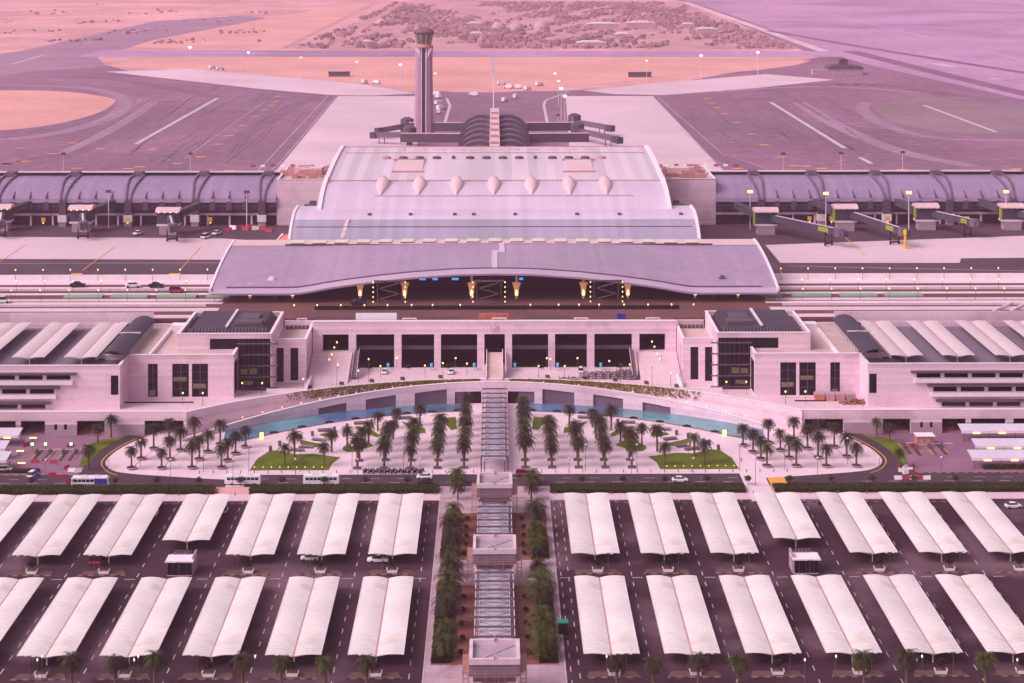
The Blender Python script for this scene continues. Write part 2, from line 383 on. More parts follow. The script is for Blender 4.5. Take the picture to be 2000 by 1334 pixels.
for pts, w_ in (([(-60,275),(60,270),(150,252),(215,232),(246,208),(240,192),(200,176),(120,168),(-60,166)],14),([(-60,215),(60,214)],8),([(300,150),(430,160),(560,176),(640,182)],10),([(120,300),(220,255),(300,200)],9),
                ([(1690,200),(1680,215),(1720,242),(1800,268),(1900,274),(2050,274)],12),([(1400,180),(1560,168),(1700,172),(1800,182)],12),([(1560,200),(1640,250),(1760,300),(1900,325)],14)):
    pxline(bandl, smoothpoly(pts, 2, False), w_, AH, .105)
for pts, w_ in (([(-60,330),(80,318),(220,262),(330,196)],26),([(330,335),(430,290),(560,215),(610,190)],14),([(60,150),(200,150),(330,172),(420,190)],18),([(1300,250),(1380,290),(1470,335)],16),([(1480,190),(1600,262),(1700,325)],24),([(1500,178),(1650,160),(1820,175),(2000,225),(2100,250)],26),([(1660,100),(1820,140),(2050,195)],22),([(1500,60),(1700,95),(2050,150)],16)):
    pxline(bandd, smoothpoly(pts, 2, False), w_, AH, .088)
struct('taxi_lane', bandl, mat('pave_light', (.33,.20,.28), .85, .12, .01, .12, .1))
struct('taxi_lane', bandd, mat('pave_worn', (.225,.115,.175), .85, .12, .01, .12, .1))
tyre = MB(); rr = random.Random(5)
for i in range(46):
    t_ = rr.random(); x0 = 240+330*t_+rr.uniform(-30, 30); y0 = rr.uniform(200, 325); ln = rr.uniform(15, 60)
    sl = -(x0-966)/(y0+138)
    for mirr in (0, 1):
        if rr.random() < .3: continue
        xx = x0 if not mirr else 1932-x0
        s_ = (xx-966)/(y0+138)+rr.uniform(-.4, .4)
        pxline(tyre, [(xx, y0), (xx-s_*ln, y0-ln)], rr.uniform(.5, 1.6), AH, .13)
struct('tyre_marks', tyre, mat('tyre_rubber', (.175,.105,.145), .9, .2, .05, .1, .4))
yl = MB()
for a, b in [(1283,760),(1220,807),(1120,878),(990,915),(1280,955),(430,942),(780,934),(715,944),(565,832),(850,836),(115,830),(145,903),(400,800),(290,860),(1355,703),(1425,652),(1475,615),(1508,590),(1537,568),(1550,540)]:
    x, y = a/2.857, b/2.857; pxline(yl, [(x-6-(y-190)*.03, y), (x+6+(y-190)*.03, y-.6)], 4.5, AH, .24)
for a, b in [(397,687),(475,750),(553,811),(640,880),(720,928),(785,931),(872,942),(1060,957),(1318,950),(403,943),(500,960),(1960,945),(228,553),(258,578),(288,602),(332,636)]:
    x, y = 1300+a/2.857, b/2.857; pxline(yl, [(x-6-(y-190)*.03, y), (x+6+(y-190)*.03, y-.6)], 4.5, AH, .24)
for x, y in [(150,536),(341,536),(1656,536),(1711,536),(1840,536)]: pxline(yl, [(x-11, y), (x+11, y)], 3.2, AH, .24)
for l in [[(160,530),(225,482)],[(350,530),(392,483)],[(0,512),(50,478)],[(1648,462),(1690,500)],[(1524,530),(1540,550)],[(1740,465),(1800,500)]]: pxline(yl, l, .45, AH, .24)
struct('stand_markings', yl, M['mark_yellow'])

# ------------------------------------------------------------------ car park, road, median
flat('car_park', [(-260,300),(260,300),(260,566),(-260,566)], .01, M['asphalt'])
flat('road', [(-260,575.5),(260,575.5),(260,588.5),(-260,588.5)], .03, M['road'])
flat('pavement', [(-260,562),(260,562),(260,568.2),(-260,568.2)], .06, M['paving'])
flat('median_paving', [(-17,400),(17,400),(17,575.5),(-17,575.5)], .08, mat('paving_worn', (.46,.31,.36), .9, .14, .15, .08, 1.0, seam=[(0,2.2,.05,.85),(1,2.2,.05,.85)], stain=((.34,.21,.24), .12, .55)))
flat('service_yard', [(-260,588.5),(-100,588.5),(-100,637),(-260,637)], .02, M['asphalt_far'])
flat('service_yard', [(260,588.5),(100,588.5),(100,637),(260,637)], .02, M['asphalt_far'])
for s in (-1, 1):
    for y0, y1 in ((436,488.5),(508.5,549)):
        flat('planting_soil', [(s*5.2,y0),(s*15.6,y0),(s*15.6,y1),(s*5.2,y1)], .16, M['dirt'])
mk = MB()
CX = {-1: [-128.8,-108.8,-88.8,-68.8,-48.8,-28.8], 1: [28.4,48.0,67.7,87.3,107,126.6,146.2]}
for s in (-1, 1):
    for x in CX[s]+([-148.8] if s < 0 else []):
        for y in range(404, 566, 1):
            if y % 8 == 0: mk.box(x+10*(-1)-.12, x-10+.12, y, y+3, .016, .03)
    for y in range(404, 566, 8): mk.box(s*20.5-.12, s*20.5+.12, y, y+3, .016, .03)
for x in range(-150, 151, 20): 
    mk.box(x+8, x+11, 494.3, 494.6, .016, .03)
for x in range(-250, 250, 9):
    mk.box(x, x+3.4, 580.0, 580.22, .034, .05); mk.box(x+2, x+5.4, 584.2, 584.42, .034, .05)
struct('lane_dashes', mk, M['mark_white'])
kb = MB()
kb.box(-260, 260, 561.6, 562, -.02, .15); kb.box(-260, 260, 575.2, 575.5, -.02, .15)
for s in (-1, 1): kb.box(s*17, s*17.3, 400, 575.2, -.02, .16)
struct('kerbs', kb, M['kerbplain'])
kb2 = MB()
for s in (-1, 1):
    kb2.box(s*138, s*260, 588.5, 588.8, -.02, .2)
    for x in CX[s]:
        for yy in (558.8,): kb2.box(x-10, x+10, yy, yy+.3, -.02, .2)
struct('kerbs', kb2, M['kerb'])
flat('road', [(-260,386),(260,386),(260,419),(-260,419)], .03, M['road'])
flat('crossing', [(-86.5,575.6),(-80.5,575.6),(-80.5,588.4),(-86.5,588.4)], .045, M['paving'])
flat('crossing', [(80.5,560),(88.5,560),(88.5,590.5),(80.5,590.5)], .10, M['paving_white'])
flat('crossing', [(89,576.5),(94.5,576.5),(94.5,588.0),(89,588.0)], .085, M['mark_yellow'])

# ------------------------------------------------------------------ plaza, loop drive, pool
RL, YL = 144.0, 532.6      # lower wall circle
RU, YU = 153.0, 527.0      # upper wall circle
RP, YP = 119.0, 546.8      # pool front
def arc(Rr, Yc, x): return Yc+math.sqrt(Rr*Rr-x*x)
def xy(px): return [tuple(P(a, b, 0).xy) for a, b in px]
outl = smoothpoly([(470,938),(430,937),(330,931),(240,925),(213,917),(204,905),(213,892),(240,872),(300,846),(345,831)], 2, False)
outw = xy(outl)
outer = xy(smoothpoly([(470,947),(300,944),(120,944),(160,925),(166,903),(190,878),(245,850),(300,834),(335,826)], 2, False))
half = [(-2.0, 590.5), (outw[0][0], 590.5)]+outw+[(-109, 634.5)]+[(x, arc(RL, YL, x)) for x in range(-100, -2, 7)]
full = half+[(-a, b) for a, b in half[::-1]]
flat('plaza_paving', full, .09, M['paving_white'])
flat('plaza_paving', [(-100,588.6),(100,588.6),(100,590.6),(-100,590.6)], .07, M['paving_white'])
for s in (-1, 1):
    lp = [(abs(a)*s, b) for a, b in outw]; lo = [(abs(a)*s, b) for a, b in outer]
    flat('loop_drive', lp+lo[::-1], .05, M['road'])
    yl = MB()
    inn = [(a+(c[0]-a)*.22, b+(c[1]-b)*.22) for (a, b), c in zip(lp, [lo[int(i*(len(lo)-1)/(len(lp)-1))] for i in range(len(lp))])]
    inn = inn[len(inn)//3:]
    for a, b in zip(inn, inn[1:]):
        a = Vector((*a, .08)); b = Vector((*b, .08)); yl.bar(a, b, .35, .02)
    struct('drive_edge_line', yl, M['mark_yellow'])
    flat('grass', [(s*abs(a), b) for a, b in xy(smoothpoly([(152,915),(165,886),(182,860),(235,856),(262,846),(215,868),(186,888),(168,910)], 2))], .10, M['grass'])
pv = MB()
def gl_line(a, b):
    pv.bar((a[0], a[1], .092), (b[0], b[1], .092), .22, .02)
gb = [[(245,645),(638,645),(1032,640),(1418,638)],[(372,520),(748,530),(1128,530),(1498,545)],[(535,390),(885,412),(1240,432),(1600,455)],[(735,268),(1063,285),(1400,330),(1730,365)]]
gw = [[tuple(P(220+a/6.667, 820+b/6.667).xy) for a, b in r] for r in gb]
for s in (-1, 1):
    for r in range(4):
        for c in range(4):
            if c < 3: gl_line((s*abs(gw[r][c][0]), gw[r][c][1]), (s*abs(gw[r][c+1][0]), gw[r][c+1][1]))
            if r < 3: gl_line((s*abs(gw[r][c][0]), gw[r][c][1]), (s*abs(gw[r+1][c][0]), gw[r+1][c][1]))
struct('paving_grooves', pv, M['louvre'])
lawn = [[(487,919.5),(502,897),(525,882),(543,880.5),(576,888),(612,887),(666,894),(649,906),(642,919)],
 [(583.5,858),(607,864),(640,870),(615,875),(588,872)], [(618,849),(658,843),(660,855),(642,856)],
 [(664,876),(690,864),(681,852),(735,870),(720,875),(682,886)], [(687,835),(705,833),(738,846),(740,855),(726,852)],
 [(783,823),(830,837),(832,847),(806,845)], [(862,817),(890,815),(893,838),(881,841)]]
for s in (-1, 1):
    for i, l in enumerate(lawn):
        if 0 < i < 5: l = smoothpoly(l, 1)
        o = flat('lawn', [(s*abs(a), b) for a, b in xy(l)], .14, M['grass'])
poolx = [x for x in range(-88, 89, 4)]
front = [(x, arc(RP, YP, x)) for x in range(-84, 85, 4)]
back = [(x, arc(RL, YL, x)-.05) for x in range(-92, 93, 4)]
for s in (-1, 1):
    fr = [p for p in front if p[0]*s >= 9]; bk = [p for p in back if p[0]*s >= 9]
    tip = [(s*96.0, arc(RL, YL, 96)-.05), (s*95, 629.5), (s*88, 627.0)]
    fr = sorted(fr, key=lambda p: p[0]*s); bk = sorted(bk, key=lambda p: -p[0]*s)
    flat('water', fr+tip[::-1]+bk, .16, M['water'])
    rim = MB()
    for a, b in zip(fr+tip[::-1][:2], fr[1:]+tip[::-1][:2][1:]+[]):
        rim.bar((*a, .15), (*b, .15), .45, .30)
    o = rim.build('pool_rim', M['steel']); tag(o, 'dark curved rim along the plaza edge of the %s half of the pool' % side(s), 'pool rim')
    # round stone blocks along the rim
    for k in range(8):
        x = s*(14+k*9.2); y = arc(RP, YP, x)
        b = MB(); b.bar((x-1.4, y+.5, .45), (x+1.4, y+.5-s*.35*k*.2, .45), .9, .5)
        b.box(x-.3, x+.3, y+.3, y+.8, .6, .9)
        o = b.build('fountain_nozzle', M['black']); tag(o, 'small dark fountain block at the pool rim, %s from the walkway, %s' % (ORD[k], side(s)), 'fountain block', 'fountain blocks along the pool rim')
    px, py = (511, 858) if s < 0 else (1415, 853)
    p = P(px, py); b = MB(); b.box(p.x-.6, p.x+.6, p.y-.3, p.y+.3, .15, 2.3)
    o = b.build('lit_sign', M['lamp_y']); tag(o, 'glowing yellow sign box at the far %s end of the pool' % side(s), 'lit sign')

# ================================================================== curved ramp walls, terrace and podium
def rampz(x): 
    x = abs(x); return max(.0, 7.3*(1-(x/106.0)**1.65))
lw = MB(); N = 84
def segs(a, b, n): return [a+(b-a)*i/n for i in range(n+1)]
niches = []
for px0, px1 in ((617,677),(710,772),(806,870)):
    a = (px0-966)*F**-1*655; b = (px1-966)/F*662; niches.append((a, b))
niches += [(-b, -a) for a, b in niches]
nich = MB(); doorr = MB()
for xa, xb in zip(segs(-109, 109, 218), segs(-109, 109, 218)[1:]):
    ya, yb = arc(RL, YL, xa), arc(RL, YL, xb); za, zb = rampz(xa)+.35, rampz(xb)+.35; t = .8
    m_ = (xa+xb)/2
    isn = any(a < m_ < b for a, b in niches); isd = 4.9 < abs(m_) < 9
    isd2 = 9 < abs(m_) < 15
    lo_, hi_ = -.02, None
    if isn:
        a, b = [q for q in niches if q[0] < m_ < q[1]][0]
        hh = rampz(max(abs(a), abs(b)))-1.6; hh = max(hh, 1.4)+ (0.9 if abs(m_) < 62 else .6)*(1-(abs(m_)-min(abs(a),abs(b)))/abs(b-a))
        lo_ = hh
    if isd or isd2: lo_ = 4.6
    if isn or isd or isd2:
        nich.add([(xa,ya+.7,-.02),(xb,yb+.7,-.02),(xb,yb+.7,lo_+.1),(xa,ya+.7,lo_+.1)], [(0,1,2,3)]) if not isd else doorr.add([(xa,ya+.7,-.02),(xb,yb+.7,-.02),(xb,yb+.7,lo_+.1),(xa,ya+.7,lo_+.1)], [(0,1,2,3)])
    lw.add([(xa,ya,lo_),(xb,yb,lo_),(xb,yb+t,lo_),(xa,ya+t,lo_),(xa,ya,za+.5),(xb,yb,zb+.5),(xb,yb+t,zb+.5),(xa,ya+t,za+.5)],
           [(3,2,1,0),(4,5,6,7),(0,1,5,4),(1,2,6,5),(2,3,7,6),(3,0,4,7)])
root = thing('curved_retaining_wall', 'long pale curved stone wall rising behind the blue pool, lower of the two tiers', 'wall', (0,0,0))
lw.build('wall', M['stone'], root); nich.build('niche', M['rib'], root); doorr.build('doorway', M['dark'], root)
cp = MB()
for xa, xb in zip(segs(-108, 108, 54), segs(-108, 108, 54)[1:]):
    cp.bar((xa, arc(RL, YL, xa)+.4, rampz(xa)+.95), (xb, arc(RL, YL, xb)+.4, rampz(xb)+.95), 1.0, .2)
cp.build('coping', M['coping'], root)
rp = MB()
for xa, xb in zip(segs(-108, 108, 72), segs(-108, 108, 72)[1:]):
    rp.add([(xa, arc(RL,YL,xa)+.75, rampz(xa)), (xb, arc(RL,YL,xb)+.75, rampz(xb)), (xb, arc(RU,YU,xb)+.2, rampz(xb)), (xa, arc(RU,YU,xa)+.2, rampz(xa))], [(0,1,2,3)])
struct('ramp', rp, M['paving'])
root = thing('terrace_wall', 'upper curved stone wall under the terrace edge, with plants trailing over it', 'wall')
uw = MB(); cp = MB()
for xa, xb in zip(segs(-109, 109, 72), segs(-109, 109, 72)[1:]):
    ya, yb = arc(RU, YU, xa), arc(RU, YU, xb)
    uw.add([(xa,ya,-.02),(xb,yb,-.02),(xb,yb+.8,-.02),(xa,ya+.8,-.02),(xa,ya,8.3),(xb,yb,8.3),(xb,yb+.8,8.3),(xa,ya+.8,8.3)],
           [(3,2,1,0),(4,5,6,7),(0,1,5,4),(1,2,6,5),(2,3,7,6),(3,0,4,7)])
    cp.bar((xa, ya+.4, 8.4), (xb, yb+.4, 8.4), 1.1, .2)
uw.build('wall', M['stone'], root); cp.build('coping', M['coping'], root)
# trailing plants
tr = MB()
for k in range(5200):
    x = random.uniform(-78, 78)
    if abs(x) < 5.5: continue
    if abs(x) > 60 and random.random() < (abs(x)-60)/18: continue
    y = arc(RU, YU, x)-random.uniform(.05, .45); z = 8.6-random.random()**1.7*min(3.0, 8.3-rampz(x))
    w_ = random.uniform(.08, .28); l_ = random.uniform(.3, 1.0)
    tr.add([(x-w_, y, z), (x+w_, y-.1, z+.1), (x+w_*.3, y-.15, z-l_)], [(0,1,2)])
o = tr.build('trailing_plants', mat('trailing_leaf', (.16,.12,.02), .9, .45, .8, .3, 4)); tag(o, 'yellow green plants trailing over the curved terrace wall', 'trailing plants', kind='stuff')
# small lights along the ramp
for s in (-1, 1):
    for k in range(14):
        x = s*(12+k*6.6); b = MB(); y = arc(RU, YU, x)-.35; z = rampz(x)+.6
        b.box(x-.22, x+.22, y, y+.25, z, z+.3)
        o = b.build('ramp_light', M['lamp_warm']); tag(o, 'small warm light on the curved terrace wall, %s from the middle on the %s' % (ORD[k], side(s)), 'wall light', 'wall lights along the ramp')
# terrace floor (over the podium)
tf = [(-109,635.6)]+[(x, arc(RU,YU,x)+.6) for x in segs(-108, 108, 60)]+[(109,635.6),(235,635.6),(235,702),(-235,702),(-235,635.6)]
mb = MB(); mb.prism(tf, 6.9, TH); o = struct('terrace_paving', mb, M['paving'])
# podium straight walls
for s in (-1, 1):
    ops = []
    for px0, px1, b_, t_ in ((283.5,359.5,0,5.2),(152,206,0,5.2),(43,90,0,5.2),(-35,33,0,5.2),(-120,-50,0,5.2),(108,114,2.0,4.0),(127,133,2.0,4.0)):
        a = abs(XY(px0, 635)); b = abs(XY(px1, 635)); ops.append((s*min(a,b) if s>0 else -max(a,b), s*max(a,b) if s>0 else -min(a,b), b_, t_))
    root = thing('podium_wall', 'long low stone podium wall with dark vehicle openings on the %s of the plaza' % side(s), 'wall')
    mb = MB(); wall(mb, s*109, s*235, -.02, 8.3, 635, .9, ops); mb.build('wall', M['stone'], root)
    mb = MB(); mb.box(s*109, s*235, 634.9, 636.1, 8.3, 8.5); mb.build('coping', M['coping'], root)
    mb = MB()
    cols = sorted([abs(v) for o_ in ops[:5] for v in o_[:2]])
    prev = 109.5
    for i in range(0, len(cols), 2):
        if cols[i]-prev > .5:
            opx = [(s*a if s > 0 else -b, s*b if s > 0 else -a) for a, b in [(prev+.05, cols[i]-.05)]][0]
            sub = [o_ for o_ in ops[5:] if opx[0] < o_[0] < opx[1]]
            w2 = MB(); wall(w2, opx[0], opx[1], 0, 3.9, 634.93, .06, [(q[0], q[1], q[2], q[3]) for q in sub]); mb.add(w2.v, w2.f)
        prev = cols[i+1]
    mb.build('plinth', M['stone_dark'], root)
    for o_ in ops[5:]:
        b = MB(); b.box(o_[0], o_[1], 635.3, 635.5, o_[2], o_[3]); b.build('window', M['glass'], root)
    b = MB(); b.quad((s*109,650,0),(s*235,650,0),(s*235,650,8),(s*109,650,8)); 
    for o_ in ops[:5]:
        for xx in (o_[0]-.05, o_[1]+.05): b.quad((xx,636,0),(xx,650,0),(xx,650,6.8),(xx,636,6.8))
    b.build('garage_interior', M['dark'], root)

# ================================================================== CARPORTS
def carport(length, W=6.8, base=2.9, mem='membrane', curve=.5, cols=7):
    t = thing('carport', '', 'carport')
    nv = int(length/1.5)*4
    for sg in (-1, 1):
        mb = MB(); rings = []
        for j in range(nv+1):
            y = length*j/nv; sag = .19*abs(math.sin(math.pi*y/1.5)); top = []; bot = []
            for i in range(7):
                q = i/6; x = sg*(.18+(W-.18)*q)
                z = base+curve*(1-(1-q)**2.2)+.12*math.sin(math.pi*q)-.12*q*q
                f_ = math.sin(math.pi*(.12+.88*q)*.9)
                top.append((x, y, z+sag*max(f_, 0))); bot.append((x, y, z-.10))
            ring = top+bot[::-1]
            rings.append(ring if sg > 0 else ring[::-1])
        loft(mb, rings); mb.build('canopy', M[mem], t, smooth=False)
    g_ = MB(); g_.box(-.22, .22, 0, length, base-.25, base+.06); g_.build('gutter', M['gutter'], t)
    for k in range(cols):
        y = 2+(length-4)*k/(cols-1); b = MB(); b.box(-.15, .15, y-.15, y+.15, 0, base-.26)
        for sg in (-1, 1): b.bar((sg*.1, y, base-.9), (sg*W*.93, y, base+curve*.86), .14, .2)
        b.build('column', M['white_steel'], t)
    e = MB()
    for sg in (-1, 1): e.bar((sg*(W-.03), 0, base+curve-.10), (sg*(W-.03), length, base+curve-.10), .12, .16)
    e.build('edge_beam', M['white_steel'], t)
    return t
pr1 = Proto(carport(52.0)); pr2 = Proto(carport(54.0)); pr3 = Proto(carport(41.5))
def nth_side(i): return ORD[i]
for s in (-1, 1):
    xs_ = CX[s] if s > 0 else CX[s][::-1]
    for i, x in enumerate(xs_):
        if abs(x) < 133:
            pr1.put((x, 434.5, 0), 0, 'white double carport in the near row, %s to the %s of the walkway' % (nth_side(i), side(s)), 'ribbed white carports in the near row')
        short = abs(abs(x)-88) < 2
        lab = 'white double carport in the far row, %s to the %s of the walkway' % (nth_side(i), side(s))
        if short: lab = 'shortened white carport ending behind the small kiosk, %s of the walkway' % side(s)
        (pr3 if short else pr2).put((x, 516.5 if short else 504.5, 0), 0, lab, None if short else 'ribbed white carports in the far row')
pr2.put((-148.6, 504.5, 0), 0, 'ribbed white double carport in the far row, cut by the left edge of the photo', 'ribbed white carports in the far row')
pr1.put((-128.8, 434.5, 0), 0, None, None) if False else None

# kerbed islands at the ends of the carports, planters with trees, twin lamps
def round_tree(name, label, loc, h, r, group=None, n=260, m='shrub', cat='tree'):
    t = thing(name, label, cat, loc, 0, group)
    b = MB(); b.tube((0,0,0), (0,0,h*.6), .12, .07); b.tube((0,0,h*.4), (r*.4,.1,h*.75), .06, .03); b.tube((0,0,h*.4), (-r*.4,-.1,h*.7), .06, .03)
    b.build('trunk', M['trunk'], t)
    c = MB()
    for k in range(n):
        a = random.uniform(0, 6.28); ph = random.uniform(-1, 1); q = random.random()**.4*r*random.uniform(.75, 1.1)
        p = Vector((math.cos(a)*math.sqrt(1-ph*ph)*q, math.sin(a)*math.sqrt(1-ph*ph)*q, h-r*.6+ph*q*.7))
        u = Vector((random.gauss(0,1), random.gauss(0,1), random.gauss(0,1))).normalized()*.22*r**.5; v = u.cross(Vector((random.gauss(0,1), random.gauss(0,1), random.gauss(0,1)))).normalized()*.16*r**.5
        c.add([p-u, p+v, p+u, p-v], [(0,1,2,3)])
    c.build('crown', M[m], t); return t
proto_small = Proto(round_tree('small_tree', '', (0,0,0), 2.6, 1.25))
def planter():
    t = thing('planter_box', '', 'planter')
    b = MB(); prof = [(-1.3,0),(1.3,0),(1.6,1.1),(1.35,1.1),(1.25,.75),(-1.25,.75),(-1.35,1.1),(-1.6,1.1)]
    b.extry(prof, -.7, .7); b.build('trough', M['white'], t)
    c = MB(); c.box(-1.25, 1.25, -.6, .6, .75, .85); c.build('soil', M['dirt'], t); return t
pplant = Proto(planter())
def twin_lamp(h=5.0, lit=False):
    t = thing('lamp_post', '', 'lamp post')
    b = MB(); b.tube((0,0,0), (0,0,h), .09, .06); b.bar((-1.0,0,h), (1.0,0,h), .08, .08); b.build('pole', M['steel'], t)
    for q in (-1, 1):
        b = MB(); b.box(q*1.0-.4, q*1.0+.4, -.18, .18, h, h+.14); b.build('lamp_head', M['white_steel'], t)
    return t
ptl = Proto(twin_lamp())
for row, (yy, yr) in enumerate(((430.5, 'near'), (499.5, 'far'))):
    for s in (-1, 1):
        xs_ = CX[s] if s > 0 else CX[s][::-1]
        for i, x in enumerate(xs_):
            if row == 1 and abs(abs(x)-88) < 2: continue
            if row == 0 and abs(x) > 130: continue
            isl = MB(); isl.prism([(x-6.5, yy-2.2), (x+6.5, yy-2.2), (x+5.5, yy+1.2), (x-5.5, yy+1.2)], -.02, .17)
            o = isl.build('kerbed_island', M['island']); o['kind'] = 'structure'
            kk = MB(); kk.box(x-6.6, x+6.6, yy-2.45, yy-2.2, -.02, .26); o = kk.build('island_kerb', M['kerb']); o['kind'] = 'structure'
            where = 'before the %s carport %s of the walkway, %s row' % (nth_side(i), side(s), yr)
            pplant.put((x+.3, yy-.6, .17), 0, 'white planter trough '+where, 'white planter troughs at the carport ends')
            proto_small.put((x+.3, yy-.6, .95), random.uniform(0, 6), 'small tree in the trough '+where, 'small trees in planter troughs')
            ptl.put((x+(3.2 if s > 0 else -2.4), yy-1, .17), random.uniform(-.2, .2), 'twin-arm lamp post '+where, 'twin-arm lamp posts on the carport islands')

# kiosks
def kiosk(x, s):
    t = thing('kiosk', 'small dark glazed kiosk with a white flat roof, %s of the walkway' % side(s), 'kiosk', (x, 496.8, 0))
    b = MB(); b.box(-3.4, 3.4, 0, 6.5, 0, .25); b.build('plinth', M['paving'], t)
    b = MB(); b.box(-3.3, -3.05, .2, 6.3, .25, 4.0); b.box(3.05, 3.3, .2, 6.3, .25, 4.0); b.box(-3.05, 3.05, 6.0, 6.3, .25, 4.0); b.box(-3.05,3.05,.2,6.0,3.7,4.0); b.build('wall', M['stone_dark'], t)
    q = -s
    b = MB(); b.box(q*3.3, q*3.75, .8, 6.8, 0, 5.0); b.build('side_wall', M['stone_dark'], t)
    b = MB(); b.box(-3.3, 3.3, .05, .19, .25, 4.0); b.build('glazing', M['glass'], t)
    for k in range(3):
        b = MB(); xx = -2+k*2; b.box(xx-.05, xx+.05, 0, .05, .25, 4.0); b.build('mullion', M['steel'], t)
    b = MB(); b.box(-3.9, 3.9, -.9, 5.0, 4.02, 4.25); b.box(-3.9,3.9,-.9,-.7,4.25,4.4); b.build('roof', M['coping'], t)
    b = MB()
    for k in range(5): b.bar((-2+k*.9, 5, 4.6), (-2+k*.9, 5+.4, 5.3), .12); b.box(-2.3+k*.9, -1.8+k*.9, 4.9, 5.5, 4.2, 4.9)
    b.bar((-2.4,5.3,5.2), (2.4,5.3,5.2), .1); b.build('roof_equipment', M['steel'], t)
kiosk(-87.2, -1); kiosk(86.6, 1)
for s in (-1, 1):
    ptl.put((s*87, 493.5, 0), .3, 'twin-arm lamp post standing in front of the %s kiosk' % side(s))

# ================================================================== COVERED WALKWAY
def walkway(y0, n, dy, hw, h, name_label):
    t = thing('covered_walkway', name_label, 'covered walkway', (0, y0, 0))
    for k in range(n):
        y = k*dy; b = MB()
        for q in (-1, 1): b.box(q*hw-.18, q*hw+.18, y-.18, y+.18, 0, h)
        b.box(-hw-.18, hw+.18, y-.22, y+.22, h, h+.42); b.build('portal_frame', M['steel'], t)
        for q in (-1, 1):
            b = MB(); b.box(q*(hw-1.1)-.12, q*(hw-1.1)+.12, y-.12, y+.12, .1, h-1.3); b.build('inner_post', M['steel'], t)
    L_ = (n-1)*dy
    for k in range(n-1):
        b = MB(); y = k*dy+.25; w_ = hw-1.3; prof = []
        for i in range(9):
            q = -1+2*i/8; prof.append((w_*q, h-1.2+.35*(1-q*q)))
        prof += [(x, z-.12) for x, z in prof[::-1]]
        b.extry(prof, y, y+dy-.5); b.build('roof_panel', mat('panel_lilac', (.43,.38,.46), .3, .12, .12, .05, .8, spec=.5), t)
        b = MB(); b.bar((-w_, y, h-.85), (w_, y+dy-.5, h-.85), .07); b.bar((w_, y, h-.85), (-w_, y+dy-.5, h-.85), .07); b.build('cross_brace', M['steel'], t)
    b = MB()
    for q in (-1, 1): b.box(q*hw-.10, q*hw+.10, 0, L_, h-.35, h-.1); b.box(q*(hw-1.1)-.1, q*(hw-1.1)+.1, 0, L_, h-1.3, h-1.15)
    b.build('side_beam', M['white_steel'], t); return t
walkway(437.9, 9, 6.22, 4.95, 6.0, 'near stretch of the steel framed covered walkway with lilac roof panels')
walkway(512.5, 7, 6.0, 4.95, 6.0, 'middle stretch of the steel framed covered walkway, between the farther gates')
walkway(588.0, 14, 6.62, 4.4, 6.0, 'far stretch of the steel framed covered walkway crossing the plaza between the palm rows')
walkway(414.0-14, 3, 5.5, 4.95, 6.0, 'short stretch of covered walkway in front of the nearest scaffolded gate') if False else None
